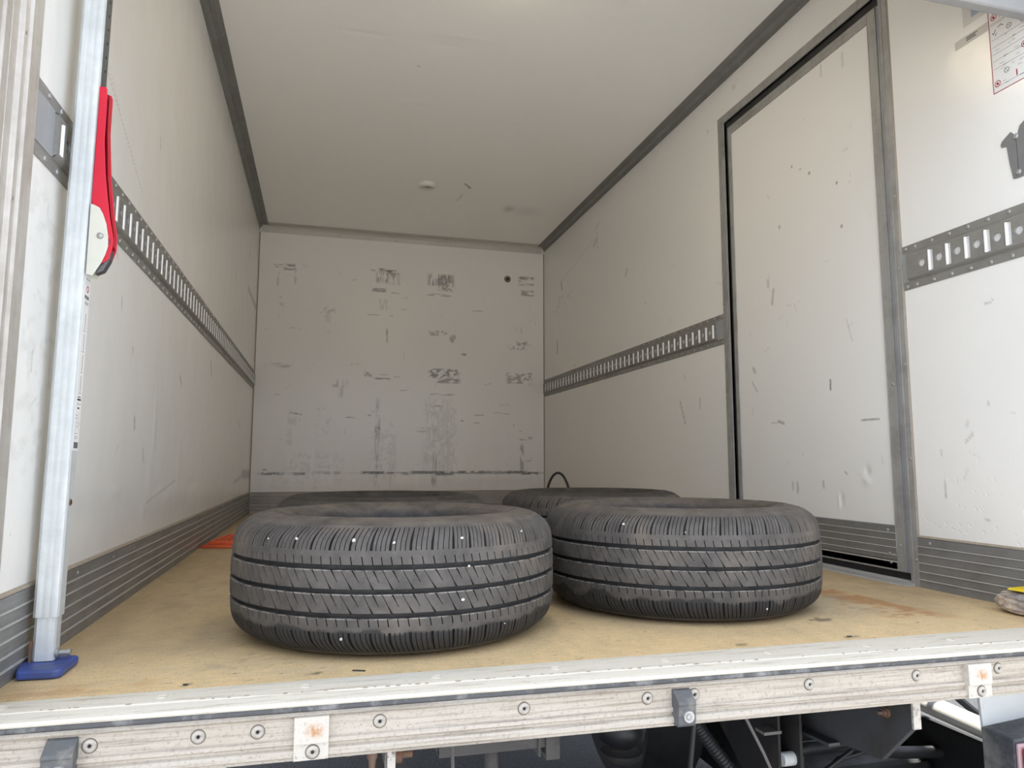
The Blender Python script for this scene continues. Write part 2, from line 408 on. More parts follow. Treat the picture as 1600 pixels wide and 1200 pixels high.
def paint_floor(U, V):
    d = np.zeros_like(U)
    d = np.maximum(d, ((((U-1.472)/.026)**2+((V-.155)/.013)**2) < 1)*.75)
    d = np.maximum(d, patch(U, V, .35, .12, .10, .05, 3, .3, 'x', .55))
    for p, q, w, s in [((.42, .02), (.46, .025), .0016, 1), ((.30, .18), (.36, .16), .002, .5), ((.28, .30), (.33, .22), .002, .5), ((1.42, .25), (1.5, .22), .002, .3),
                       ((.20, .5), (.25, .42), .002, .4), ((1.18, .012), (1.2, .014), .003, .7), ((1.42, .012), (1.44, .015), .004, .8), ((.26, .013), (.265, .014), .004, .9),
                       ((.96, .07), (1.04, .14), .0012, .35), ((1.05, .06), (1.14, .11), .0012, .35)]:
        d = np.maximum(d, line(U, V, p, q, w, s))
    # grime built up along the walls; mottled darkening that grows away from the sill
    d = np.maximum(d, .5*sstep(.10-U, 0, .1)*vnoise(U, V, .04, .15, 5))
    d = np.maximum(d, .42*sstep(vnoise(U, V, .12, .35, 8)*.5+vnoise(U, V, .02, .05, 9)*.5, .45, .85)*(.15+.85*sstep(V, .05, .7)))
    # broad mottled darkening, strongest inside and to the right, weakest by the sill
    film = vnoise(U, V, .035, .05, 51)*.4+vnoise(U, V, .012, .016, 52)*.35+vnoise(U, V, .3, .25, 53)*.25
    edge = .05+.10*vnoise(U, V, .09, .09, 54)
    d = np.maximum(d, (.14+.42*film)*sstep(V, edge-.03, edge+.22)*(.75+.25*sstep(U, .9, 1.6)))
    t = patch(U, V, 1.71, .37, .05, .10, 21, .9, 'x', .25)+patch(U, V, 1.69, .22, .07, .10, 23, .6, 'x', .35)+line(U, V, (1.66, .5), (1.76, .12), .03, .35)
    t = t+patch(U, V, .12, .03, .10, .03, 31, .4, 'h', .4)
    pl = patch(U, V, 1.55, .30, .15, .12, 33, .35, 'x', .35)+patch(U, V, .3, .08, .2, .05, 35, .3, 'x', .5)
    return dict(dirt=d, tint=np.clip(t, 0, .75), pale=pl)
ex = MB(); ex.box((-.04, -.012, -.04), (W+.04, D+.04, -.002))
struct(grid_panel('floor', lambda u, v: np.stack([u, v, np.zeros_like(u)], 1), span(0, W, .011), span(-.012, D, .012), paint_floor, [M_floor], extra=ex))

def paint_back(U, V):
    d = np.zeros_like(U); P = lambda *a, **k: patch(U, V, *a, **k)
    for cu, cv, wu, wv, sd, s, o, th in [
        (.13, 1.645, .03, .012, 1, .7, 'x', .4), (.20, 1.64, .04, .022, 2, .8, 'h', .35), (.24, 1.58, .008, .06, 3, .3, 'v', .4), (.13, 1.56, .01, .06, 4, .3, 'v', .4),
        (.79, 1.665, .05, .012, 5, .95, 'h', .3), (.87, 1.655, .05, .014, 6, .9, 'h', .3), (.86, 1.61, .09, .045, 7, .6, 'v', .42), (.80, 1.52, .05, .015, 8, .7, 'h', .3), (.92, 1.51, .04, .01, 9, .4, 'h', .4),
        (1.23, 1.62, .095, .045, 10, .75, 'v', .33), (1.27, 1.59, .06, .05, 11, .6, 'x', .3), (1.22, 1.51, .09, .010, 12, .45, 'h', .35),
        (1.865, 1.655, .06, .035, 13, .85, 'h', .32), (1.875, 1.565, .05, .022, 14, .75, 'h', .35), (1.89, 1.42, .008, .07, 15, .25, 'v', .4),
        (.155, 1.38, .018, .06, 16, .5, 'v', .4), (.46, 1.36, .05, .025, 17, .35, 'x', .5), (.46, 1.28, .02, .08, 18, .2, 'v', .45),
        (.83, 1.42, .03, .04, 19, .3, 'v', .4), (.86, 1.2, .007, .05, 20, .6, 'v', .3), (1.5, 1.41, .04, .004, 21, .5, 'h', .3),
        (1.22, 1.235, .07, .02, 22, .55, 'x', .42), (1.32, 1.20, .03, .03, 24, .5, 'x', .45), (1.40, 1.09, .022, .010, 25, .8, 'x', .3),
        (1.80, 1.17, .08, .03, 26, .5, 'x', .45), (1.87, 1.19, .03, .02, 27, .6, 'x', .4), (1.85, 1.19, .02, .01, 28, .6, 'h', .3),
        (.15, .97, .09, .018, 29, .35, 'h', .4), (.55, .86, .06, .03, 30, .4, 'v', .45), (.56, .80, .015, .04, 31, .4, 'v', .35),
        (.74, .93, .035, .02, 32, .55, 'x', .42), (.83, .90, .06, .006, 33, .7, 'h', .3), (.83, .93, .05, .004, 34, .4, 'h', .3),
        (1.26, .95, .11, .035, 35, .85, 'x', .38), (1.29, .90, .09, .018, 36, .75, 'h', .36), (1.25, .80, .09, .008, 37, .5, 'h', .35), (1.22, .72, .04, .006, 38, .6, 'h', .3),
        (1.81, .93, .10, .045, 39, .6, 'x', .45), (1.86, .97, .05, .006, 40, .6, 'h', .3), (1.86, .50, .05, .014, 41, .55, 'h', .38), (1.70, .74, .04, .004, 42, .4, 'h', .3),
        (.78, .66, .04, .02, 43, .6, 'x', .45), (.81, .55, .02, .02, 44, .8, 'x', .4), (.81, .45, .018, .32, 45, .45, 'v', .42), (.87, .35, .07, .20, 46, .22, 'v', .5),
        (1.22, .50, .10, .28, 47, .20, 'v', .42), (1.30, .45, .05, .26, 48, .22, 'v', .45), (1.24, .52, .12, .26, 57, .22, 'x', .5), (.85, .40, .10, .22, 58, .18, 'x', .5), (1.20, .28, .02, .12, 49, .5, 'v', .4), (1.15, .55, .08, .02, 50, .35, 'h', .45),
        (1.83, .36, .015, .10, 51, .6, 'v', .3), (.25, .55, .03, .12, 52, .2, 'v', .45), (.45, .6, .05, .10, 54, .2, 'x', .5), (.4, .3, .2, .1, 55, .15, 'x', .45)]:
        d = np.maximum(d, P(cu, cv, wu, wv, sd, s, o, th))
    band = [(.14, .256, .075, .95), (.30, .252, .05, .8), (.48, .258, .10, .5), (.82, .258, .12, 1.), (.95, .252, .08, .9), (1.16, .262, .13, 1.), (1.27, .250, .07, .95),
            (1.45, .262, .15, .95), (1.62, .258, .09, .8), (1.76, .262, .11, .95), (1.89, .252, .07, 1.)]
    for i, (cu, cv, wu, s) in enumerate(band): d = np.maximum(d, patch(U, V, cu, cv, wu, .010, 60+i, s, 'h', .18))
    d = np.maximum(d, .35*(1-sstep(np.abs(V-.255), .003, .012))*sstep(vnoise(U, V, .08, .02, 77), .35, .7))
    for p, q, w, s in [((.24, .655), (.31, .645), .003, .9), ((.60, .63), (.66, .628), .003, .8), ((1.48, .665), (1.55, .660), .003, .6), ((1.46, .61), (1.52, .605), .002, .5), ((1.63, .68), (1.74, .675), .003, .4),
                       ((1.39, .62), (1.40, .62), .005, .9), ((.80, .10), (.8, .10), .001, 0), ((.72, 1.345), (.84, 1.34), .002, .5), ((.20, 1.23), (.28, 1.22), .002, .4), ((.08, .28), (.10, .28), .005, .8)]:
        d = np.maximum(d, line(U, V, p, q, w, s))
    r = np.random.default_rng(12)
    for _ in range(60):
        x, z = r.uniform(.05, 1.95), r.uniform(.15, 1.7); L_ = r.uniform(.004, .05); a = r.choice([0, 0, math.pi/2, r.uniform(0, 3)])
        d = np.maximum(d, line(U, V, (x, z), (x+L_*math.cos(a), z+L_*math.sin(a)), .0022, r.uniform(.15, .5)))
    pale = patch(U, V, .30, .22, .20, .05, 90, .8, 'x', .45)+patch(U, V, .31, .36, .10, .10, 91, .5, 'v', .5)+patch(U, V, .47, .24, .07, .06, 92, .6, 'x', .4)
    pale = pale+.8*line(U, V, (.39, .42), (.385, .27), .010)+.6*line(U, V, (.50, .36), (.52, .24), .008)+.6*line(U, V, (.47, .22), (.52, .23), .008)+patch(U, V, 1.25, .57, .15, .03, 93, .35, 'x', .5)
    d = d+.10*sstep(.7-V, 0, .7)*vnoise(U, V, .03, .3, 97)+.16*sstep(.24-V, 0, .05)*vnoise(U, V, .2, .05, 98)
    return dict(dirt=d, pale=pale)
ex = MB(); ex.box((-.04, D+.001, -.04), (W+.04, D+.04, H+.04))
struct(grid_panel('wall_back', lambda u, v: np.stack([u, np.full_like(u, D), v], 1), span(0, W, .0062), span(0, H, .0062), paint_back, [M_back], extra=ex))

def scuffs(U, V, marks, n, seed, ulim, vlim):
    d = np.zeros_like(U)
    for p, q, w, s in marks: d = np.maximum(d, line(U, V, p, q, w, s))
    r = np.random.default_rng(seed)
    for _ in range(n):
        u, v = r.uniform(*ulim), r.uniform(*vlim); L_ = r.uniform(.003, .03); a = r.uniform(0, 3.14)
        d = np.maximum(d, line(U, V, (u, v), (u+L_*math.cos(a), v+L_*math.sin(a)), .0022, r.uniform(.08, .28)))
    return d
def dents(U, V, ds):
    a = np.full_like(U, .5)
    for cu, cv, wu, wv, s in ds: a = a+s*np.exp(-((U-cu)/wu)**2-((V-cv)/wv)**2)
    return a
def paint_left(U, V):
    mk = [((1.92, .735), (1.95, .68), .006, .8), ((.58, .70), (.585, .67), .004, .4), ((.755, .435), (.76, .41), .006, .55), ((.86, .36), (.87, .33), .006, .3),
          ((.52, .80), (.53, .77), .004, .35), ((.70, .60), (.70, .59), .006, .3), ((3.0, .55), (3.05, .52), .007, .4), ((1.3, .60), (1.32, .58), .01, .35),
          ((.93, .22), (1.3, .27), .004, .25), ((3.2, 1.62), (3.2, 1.54), .008, .5), ((.38, 1.12), (.70, .99), .0022, .3), ((.85, 1.20), (.86, 1.17), .004, .4),
          ((3.2, 1.35), (3.7, 1.34), .02, .4), ((2.6, 1.30), (2.61, 1.22), .008, .25), ((3.3, .26), (3.74, .25), .03, .45), ((2.9, .22), (3.3, .25), .012, .3), ((.1, .5), (.1, .47), .004, .3)]
    d = scuffs(U, V, mk, 70, 5, (.05, 3.6), (.16, 1.2))
    d = d+.10*sstep(.45-V, 0, .4)*vnoise(U, V, .2, .05, 41)+patch(U, V, .12, .55, .10, .25, 43, .12, 'x', .5)
    dn = dents(U, V, [(.95, .30, .03, .07, .25), (.98, .42, .02, .08, .3), (1.05, .26, .05, .02, -.25), (.62, .26, .05, .015, .3), (1.35, .33, .03, .07, .2), (1.2, .22, .06, .02, .3), (1.6, .25, .08, .02, -.3), (.9, .20, .03, .02, .3), (3.5, .30, .15, .02, .4), (3.5, 1.66, .4, .012, .35)])
    return dict(dirt=d, dent=dn, tint=line(U, V, (.40, 1.13), (.47, 1.09), .0022, .35))
ex = MB(); ex.box((-.04, -.02, -.04), (-.001, D+.04, H+.04))
struct(grid_panel('wall_left', lambda u, v: np.stack([np.zeros_like(u), u, v], 1), np.unique(np.concatenate([span(0, 1.4, .005), span(1.4, D, .012)])), np.unique(np.concatenate([span(0, 1.3, .005), span(1.3, H, .012)])), paint_left, [M_wall], extra=ex))

DY0, DY1, DZ1 = .455, 1.296, 1.712      # opening of the side door
def paint_right(U, V):
    mk = [((2.70, 1.66), (2.75, 1.63), .007, .55), ((2.69, 1.70), (2.69, 1.60), .003, .3), ((2.72, 1.68), (3.36, 1.56), .0022, .3), ((3.36, 1.56), (3.34, 1.50), .008, .6), ((2.27, 1.36), (2.29, 1.33), .007, .5),
          ((3.45, 1.16), (3.45, 1.08), .010, .55), ((3.1, .95), (3.12, .95), .006, .4), ((2.05, 1.13), (2.06, 1.13), .004, .4), ((3.38, .80), (3.40, .81), .006, .4),
          ((1.72, .60), (1.68, .50), .004, .6), ((1.55, .60), (1.55, .56), .004, .4), ((1.42, 1.74), (1.43, 1.73), .003, .5), ((1.2, 1.85), (1.22, 1.82), .006, .25),
          ((.336, .36), (.336, .35), .003, .35), ((.333, .335), (.330, .24), .0014, .45), ((.25, .43), (.255, .42), .005, .22), ((.19, .475), (.192, .468), .003, .35),
          ((.17, .713), (.18, .716), .002, .45), ((.16, .72), (.165, .715), .002, .35), ((.20, .19), (.24, .196), .0012, .35), ((.24, .40), (.26, .38), .004, .35)]
    d = scuffs(U, V, mk, 60, 9, (.0, 3.6), (.16, 1.6))
    d = d+patch(U, V, 3.4, 1.42, .10, .05, 61, .25, 'x', .5)+patch(U, V, 3.2, 1.44, .06, .05, 62, .2, 'x', .5)
    bub = .30*(vnoise(U, V, .007, .007, 71) > .90)*sstep(.50-V, 0, .35)*(U < .40)
    return dict(dirt=d, dent=.5+bub*.5, tint=line(U, V, (2.66, 1.75), (2.72, 1.72), .01, .25))
ex = MB()
for a, b in [((W+.001, -.30, -.04), (W+.04, DY0, H+.04)), ((W+.001, DY1, -.04), (W+.04, D+.04, H+.04)), ((W+.001, DY0, DZ1), (W+.04, DY1, H+.04))]: ex.box(a, b)
struct(grid_panel('wall_right', lambda u, v: np.stack([np.full_like(u, W), u, v], 1), np.unique(np.concatenate([span(-.09, DY0, .005), span(DY0, DY1, .02), span(DY1, D, .009)])), np.unique(np.concatenate([span(0, DZ1, .006), span(DZ1, H, .012)])), paint_right, [M_wall],
                  extra=ex, keep=lambda u, v: ~((u > DY0) & (u < DY1) & (v < DZ1))))
def paint_ceil(U, V):
    d = line(U, V, (1.195, 2.70), (1.225, 2.735), .006, .9)+line(U, V, (1.222, 2.735), (1.238, 2.76), .007, .95)+line(U, V, (1.215, 2.86), (1.20, 2.97), .006, .35)
    d = d+.45*np.exp(-((U-1.54)/.03)**2-((V-3.03)/.05)**2)+.18*np.exp(-((U-1.66)/.08)**2-((V-3.05)/.08)**2)+line(U, V, (.78, 1.55), (.785, 1.55), .004, .4)
    r = np.random.default_rng(3); dn = np.full_like(U, .5)
    for _ in range(34):
        cu, cv = r.uniform(.8, 1.95), r.uniform(1.0, 2.6); dn = dn+r.uniform(-.32, .32)*np.exp(-((U-cu)/r.uniform(.05, .14))**2-((V-cv)/.012)**2)
    dn = dn+.5*np.exp(-((U-.55)/.10)**2-((V-1.38)/.012)**2)
    return dict(dirt=d, dent=dn)
ex = MB(); ex.box((-.04, -.02, H+.001), (W+.04, D+.04, H+.04))
struct(grid_panel('ceiling', lambda u, v: np.stack([u, v, np.full_like(u, H)], 1), span(0, W, .012), span(0, D, .010), paint_ceil, [M_ceil], extra=ex))

# skirtings: ribbed aluminium extrusions
def skirt_prof(h, t=.005):
    pts = [(0, 0), (t, 0)]
    for f in (.16, .32, .49, .66, .82):
        z = h*f; pts += [(t, z-.0022), (t+.0022, z-.0012), (t+.0022, z+.0004), (t-.0012, z+.0012), (t, z+.0032)]
    pts += [(t, h-.002), (t-.002, h), (0, h)]
    return pts
BH = .131
def ridge_faces(mb, npts):
    for k in range(5):
        for j in (2, 3): mb.m[2+k*5+j-1] = 1
def skirting(name, side, a, b, h=BH):
    p = skirt_prof(h); mb = MB()
    if side == 'l': mb.prism(p, 1, a, b)
    if side == 'r': mb.prism([(W-x, z) for x, z in p], 1, a, b)
    if side == 'b': mb.prism([(D-x, z) for x, z in p], 0, a, b)
    ridge_faces(mb, len(p))
    # thin strip of dirty sealant along the top edge
    o = struct(mb.build(name, [M_alu_x if side == 'b' else M_alu_y, M_alu_x if side == 'b' else M_ridge]))
    q = MB(); e_ = [(0, h), (.006, h), (.003, h+.004), (0, h+.005)]
    if side == 'l': q.prism(e_, 1, a, b)
    if side == 'r': q.prism([(W-x, z) for x, z in e_], 1, a, b)
    if side == 'b': q.prism([(D-x, z) for x, z in e_], 0, a, b)
    q.build('sealant', M_caulk, o); return o
M_caulk = plain('dirty_sealant', (.40, .34, .26), .8, 0, .3, 60)
sl = skirting('baseboard_left', 'l', .0, D-.006)
for y in (.22, .38, .62, .80, 1.05, 1.35, 1.7, 2.1, 2.5, 3.0, 3.5): screw(sl, (.0052, y, BH*.90), ROT_L, s=.75)
sb = skirting('baseboard_back', 'b', 0, W)
for x in (.11, .6, 1.1, 1.6): screw(sb, (x, D-.0052, BH*.90), ROT_F, s=.75)
sr = skirting('baseboard_right', 'r', -.09, DY0-.031)
for y in (.385, .05): screw(sr, (W-.0052, y, BH*.90), ROT_R, s=.8)
sr2 = skirting('baseboard_right_rear', 'r', DY1+.043, D-.006); sr2.name = 'trim_6'

# grey cove angles between walls and ceiling
def cove(name, pts, axis, a, b, mat):
    mb = MB(); mb.prism(pts, axis, a, b); return struct(mb.build(name, mat, bevel=.0008))
cl = cove('trim_1', [(0, H), (0, H-.034), (.003, H-.034), (.0035, H-.018), (.010, H-.016), (.018, H-.007), (.020, H-.0035), (.056, H-.003), (.056, H)], 1, 0, D, M_cove)
for i in range(9):
    screw(cl, (.045, .8+i*.36, H-.003), (math.pi, 0, 0), s=.6); screw(cl, (.0035, .8+i*.36, H-.026), ROT_L, s=.6)
cR = cove('trim_2', [(W, H), (W, H-.034), (W-.003, H-.034), (W-.0035, H-.018), (W-.010, H-.016), (W-.018, H-.007), (W-.020, H-.0035), (W-.056, H-.003), (W-.056, H)], 1, 0, D, M_cove)
for i in range(9):
    screw(cR, (W-.045, .8+i*.36, H-.003), (math.pi, 0, 0), s=.6); screw(cR, (W-.0035, .8+i*.36, H-.026), ROT_R, s=.6)
M_backtrim = plain('light_grey_trim', (.62, .605, .56), .45, .3, .1)
cB = cove('trim_3', [(D, H), (D, H-.050), (D-.002, H-.050), (D-.003, H-.020), (D-.012, H-.008), (D-.020, H-.003), (D-.075, H-.002), (D-.075, H)], 0, .01, W-.01, M_backtrim)
for x in (.05, .52, .91, 1.30, 1.68, 1.95):
    screw(cB, (x, D-.0025, H-.035), ROT_F, s=.7); screw(cB, (x, D-.05, H-.002), (math.pi, 0, 0), s=.7)
# caulked inner corners
for nm, x in (('trim_4', 0), ('trim_5', W)):
    mb = MB(); sgn = 1 if x == 0 else -1
    mb.prism([(x, D), (x+sgn*.006, D), (x, D-.006)], 2, BH, H-.05); struct(mb.build(nm, M_caulk))

# ------------------------------------------------------------------ side door
jm = MB()
def jamb(mb, y0, y1, z0, z1):
    mb.box((W-.004, y0, z0), (W+.03, y1, z1))
jamb(jm, DY0-.030, DY0, 0, DZ1+.033); jamb(jm, DY1, DY1+.042, 0, DZ1+.033); jamb(jm, DY0, DY1, DZ1, DZ1+.033)
jm.box((W-.0058, DY0-.012, .0), (W-.004, DY0-.009, DZ1+.02)); jm.box((W-.0058, DY1+.012, 0), (W-.004, DY1+.015, DZ1+.01))
jo = struct(jm.build('trim_7', M_alu_z, bevel=.0012))
for z in (.07, .34, .60, .87, 1.08, 1.5): screw(jo, (W-.004, DY0-.022, z), ROT_R, s=.7)
for z in (.3, .6, .95, 1.3, 1.68): screw(jo, (W-.004, DY1+.033, z), ROT_R, s=.7)
for y in (.62, .82, 1.05, 1.3): screw(jo, (W-.004, y, DZ1+.024), ROT_R, s=.7)
mb = MB(); mb.prism([(W-.002, DY0-.028), (W-.002, DY0-.0305), (W-.0005, DY0-.0335), (W, DY0-.0335), (W, DY0-.028)], 2, BH, H-.04)
mb.build('sealant', M_caulk, jo)
# recess behind the leaf
mb = MB(); mb.box((W+.028, DY0-.02, -.02), (W+.05, DY1+.02, DZ1+.02)); mb.build('recess', M_dark, jo)
XL = W+.006                                         # face of the leaf
door = struct(empty('door_1', (0, 0, 0)))
LY0, LY1, LZ0, LZ1 = DY0+.004, DY1-.020, .030, DZ1-.030
def paint_door(U, V):
    mk = [((.888, 1.36), (.89, 1.358), .005, .6), ((.80, 1.30), (.80, 1.298), .005, .8), ((.672, 1.216), (.673, 1.215), .005, .9), ((.66, 1.07), (.661, 1.068), .005, .9), ((.84, 1.33), (.85, 1.33), .003, .4),
          ((.97, 1.17), (.97, 1.165), .005, .5), ((1.05, .99), (1.05, .97), .008, .3), ((1.02, .95), (1.03, .90), .007, .4), ((.745, .59), (.747, .56), .004, .9), ((.66, .77), (.64, .70), .0016, .4),
          ((1.16, .68), (1.15, .665), .008, .4), ((1.17, .63), (1.14, .59), .004, .35), ((1.02, .475), (.99, .465), .005, .6), ((1.06, .47), (1.02, .47), .003, .35), ((.55, .455), (.62, .455), .002, .8),
          ((.93, .26), (.93, .23), .006, .4), ((.955, .26), (.955, .24), .006, .3), ((.70, .30), (.69, .295), .003, .5), ((.80, .27), (.80, .25), .005, .4), ((.72, 1.64), (.72, 1.60), .004, .3), ((.62, 1.62), (.62, 1.58), .006, .2)]
    d = scuffs(U, V, mk, 25, 19, (LY0+.05, LY1-.05), (.2, 1.6))
    dn = dents(U, V, [(.605, .305, .012, .016, .6), (.61, .275, .014, .012, -.5), (.72, .215, .010, .018, .6), (.733, .212, .006, .02, -.4), (.80, .34, .02, .012, .2), (.98, 1.165, .008, .008, .5)])
    return dict(dirt=d, dent=dn)
ex = MB(); ex.box((XL+.001, LY0+.01, LZ0+.01), (XL+.018, LY1-.01, LZ1-.01))
grid_panel('panel', lambda u, v: np.stack([np.full_like(u, XL), u, v], 1), span(LY0+.02, LY1-.02, .0035), span(LZ0+.02, LZ1-.02, .005), paint_door, [M_wall], parent=door, extra=ex)
fr = MB()
def bar(y0, y1, z0, z1, t=.004): fr.box((XL-t, y0, z0), (XL+.001, y1, z1))
bar(LY0+.014, LY0+.048, LZ0, LZ1); bar(LY1-.022, LY1, LZ0, LZ1); bar(LY0+.048, LY1-.022, LZ1-.034, LZ1); bar(LY0+.048, LY1-.022, LZ0, LZ0+.030)
fr.box((XL-.0055, LY0+.0135, LZ0), (XL-.003, LY0+.0155, LZ1)); fr.box((XL-.0055, LY0+.0465, LZ0+.05), (XL-.003, LY0+.0482, LZ1))
fr.box((XL-.0048, LY0+.05, LZ1-.017), (XL-.003, LY1-.02, LZ1-.0155))
fo = fr.build('leaf_frame', M_alu_z, door, bevel=.0008)
mb = MB(); mb.prism([(XL+.012, LY0-.003), (XL+.004, LY0), (XL-.001, LY0+.006), (XL-.002, LY0+.013), (XL+.012, LY0+.015)], 2, LZ0, LZ1)
mb.build('edge_profile', alu('bluish_edge_aluminium', (.36, .38, .41), .55, .3, (30, 30, 1)), door, smooth=50)
kp = MB(); kp.prism([(XL-.001-x*.6, LZ0+.005+z) for x, z in skirt_prof(.120)], 1, LY0+.047, LY1-.022)
ridge_faces(kp, 0); ko = kp.build('kick_plate', [M_alu_y, M_ridge], door)
for y, z in ((.535, .140), (.532, .075), (.528, .052)): screw(door, (XL-.0045, y, z), ROT_R, s=.85)
for y, z in ((.492, .10), (.490, 1.05), (.488, 1.30), (.486, .55), (.503, 1.58)): screw(door, (XL-.004, y, z), ROT_R, s=.85)
for y in (.56, .75, 1.0, 1.2): screw(door, (XL-.004, y, LZ1-.026), ROT_R, s=.7)
sm = MB()
sm.box((XL+.002, LY0, LZ1), (W+.028, LY1, DZ1)); sm.box((XL+.002, LY1, 0), (W+.028, DY1, DZ1)); sm.box((XL+.004, DY0, 0), (W+.028, LY0+.001, DZ1)); sm.box((XL+.006, LY0, .004), (W+.028, LY1, LZ0+.003))
sm.build('seal', M_seal, door)
mb = MB(); mb.prism([(W-.040, .0), (W-.038, .004), (W-.006, .005), (W+.004, .010), (W+.03, .010), (W+.03, 0)], 1, DY0-.012, DY1+.03)
th = mb.build('trim_8', plain('scuffed_threshold_aluminium', (.50, .495, .47), .5, .2, .25, 12, .1, (.25, .24, .22), 14, .5, .75), bevel=.0006); struct(th)

# ------------------------------------------------------------------ lashing rails
RZ0, RZ1, PITCH = .803, .927, .0556
def ring(mb, outer, inner, mi=0):
    n = len(outer); mb.add(outer+inner, [(i, (i+1) % n, (i+1) % n+n, i+n) for i in range(n)], mi)
def lashing_rail(side, y0, y1, u0, u1, s0, label, nvis):
    """y0..y1 whole rail, u0..u1 the raised punched part"""
    X = (lambda w: w) if side == 'l' else (lambda w: W-w)
    root = empty('lashing_rail', (X(0), (y0+y1)/2, (RZ0+RZ1)/2)); oy, oz = (y0+y1)/2, (RZ0+RZ1)/2
    L = lambda w, y, z: ((w if side == 'l' else -w), y-oy, z-oz)
    tag(root, label, 'cargo rail')
    zc = (RZ0+RZ1)/2; hz = .040; t = .010       # raised part half height, depth
    mb = MB()
    # back flanges
    for za, zb in ((RZ0, zc-hz), (zc+hz, RZ1)):
        v = [L(w, y, z) for w in (0, .0022) for y in (y0, y1) for z in (za, zb)]
        mb.add(v, [(0, 1, 3, 2), (4, 6, 7, 5), (0, 4, 5, 1), (2, 3, 7, 6), (0, 2, 6, 4), (1, 5, 7, 3)])
    mb.build('flange', M_rail, root, bevel=.0005)
    for a, b in ((y0, u0), (u1, y1)):
        if b-a > .006:
            ep = MB()
            v = [L(w, y, z) for w in (0, .0035) for y in (a, b) for z in (zc-hz, zc+hz)]
            ep.add(v, [(0, 1, 3, 2), (4, 6, 7, 5), (0, 4, 5, 1), (2, 3, 7, 6), (0, 2, 6, 4), (1, 5, 7, 3)])
            ep.build('end_plate', M_endplate, root)
    pm = MB(); off = (s0-PITCH*.25-u0) % PITCH; n = int((u1-u0-off)/PITCH); off2 = u1-u0-off-n*PITCH
    # bent edges of the raised channel
    for s_ in (-1, 1):
        za, zb = zc+s_*hz, zc+s_*(hz-.006)
        v = [L(.0022, u0, za), L(.0022, u1, za), L(t*.8, u0, zb+s_*.002), L(t*.8, u1, zb+s_*.002), L(t, u0, zb-s_*.001), L(t, u1, zb-s_*.001)]
        pm.add(v, [(0, 1, 3, 2), (2, 3, 5, 4)])
    zlo, zhi = zc-hz+.007, zc+hz-.007
    pm.add([L(t, u0, zlo), L(t, u0+off, zlo), L(t, u0+off, zhi), L(t, u0, zhi)], [(0, 1, 2, 3)])
    pm.add([L(t, u1-off2, zlo), L(t, u1, zlo), L(t, u1, zhi), L(t, u1-off2, zhi)], [(0, 1, 2, 3)])
    for u in (u0, u1): pm.add([L(0, u, zc-hz), L(t, u, zlo), L(t, u, zhi), L(0, u, zc+hz)], [(0, 1, 2, 3)])
    for i in range(n):
        a = u0+off+i*PITCH
        # slot cell
        c0, c1 = a, a+PITCH*.5; m_ = (c0+c1)/2; sw, sh = .0095, .0285
        out = [L(t, c0, zlo), L(t, m_, zlo), L(t, c1, zlo), L(t, c1, zc), L(t, c1, zhi), L(t, m_, zhi), L(t, c0, zhi), L(t, c0, zc)]
        inn = [L(t, m_-sw, zc-sh), L(t, m_, zc-sh), L(t, m_+sw, zc-sh), L(t, m_+sw, zc), L(t, m_+sw, zc+sh), L(t, m_, zc+sh), L(t, m_-sw, zc+sh), L(t, m_-sw, zc)]
        ring(pm, out, inn); back = [L(.004, (m_-sw, m_, m_+sw, m_+sw, m_+sw, m_, m_-sw, m_-sw)[k], (zc-sh, zc-sh, zc-sh, zc, zc+sh, zc+sh, zc+sh, zc)[k]) for k in range(8)]
        ring(pm, inn, back)
        # two rolled-over edges standing in the slot
        for cy, rr in ((m_+sw-.0046, .0046), (m_-sw+.0015, .0022)):
            prof = [(cy+rr*math.cos(q), t-.0045+rr*1.15*math.sin(q)) for q in np.linspace(-.5, math.pi+.5, 8)]
            vs = [L(w, y, z) for z in (zc-sh+.0005, zc+sh-.0005) for y, w in prof]
            pm.add(vs, [(k, k+1, k+9, k+8) for k in range(7)]+[tuple(range(8)), tuple(range(15, 7, -1))], 1)
        # hole cell
        c0, c1 = a+PITCH*.5, a+PITCH; m_ = (c0+c1)/2; R_ = .0108
        out = []; inn = []; bk = []
        for k in range(16):
            q = 2*math.pi*k/16; cs, sn = math.cos(q), math.sin(q)
            sy = (PITCH*.25)/max(abs(cs), 1e-6); szz = ((zhi-zlo)/2)/max(abs(sn), 1e-6); s_ = min(sy, szz)
            out.append(L(t, m_+cs*s_, zc+sn*s_)); inn.append(L(t, m_+cs*R_, zc+sn*R_)); bk.append(L(.007, m_+cs*R_*.93, zc+sn*R_*.93))
        # corners of the cell
        ring(pm, out, inn); ring(pm, inn, bk)
        q0 = math.atan2((zhi-zlo)/2, PITCH*.25)
        ks = [k for k in range(16)]
        for sy_, sz_ in ((1, 1), (-1, 1), (-1, -1), (1, -1)):
            qq = math.atan2(sz_*(zhi-zlo)/2, sy_*PITCH*.25) % (2*math.pi); k = int(qq//(2*math.pi/16))
            pm.add([out[k % 16], L(t, m_+sy_*PITCH*.25, zc+sz_*(zhi-zlo)/2), out[(k+1) % 16]], [(0, 1, 2)])
    pm.add([L(.0055, u0, zlo), L(.0055, u1, zlo), L(.0055, u1, zhi), L(.0055, u0, zhi)], [(0, 1, 2, 3)], 2)
    pm.build('slotted_channel', [M_rail, M_edge, M_railback], root, smooth=35)
    rows = []
    for i in range(int((y1-y0)/PITCH)+1):
        y = min(y0+.012+i*PITCH, y1-.012)
        for z in (RZ0+.009, RZ1-.009): rows.append((y, z))
    rows.sort(key=lambda q: q[0])
    for y, z in rows[:nvis]: screw(root, L(.0022, y, z), ROT_L if side == 'l' else ROT_R, s=1.0)
    rest = rows[nvis:]
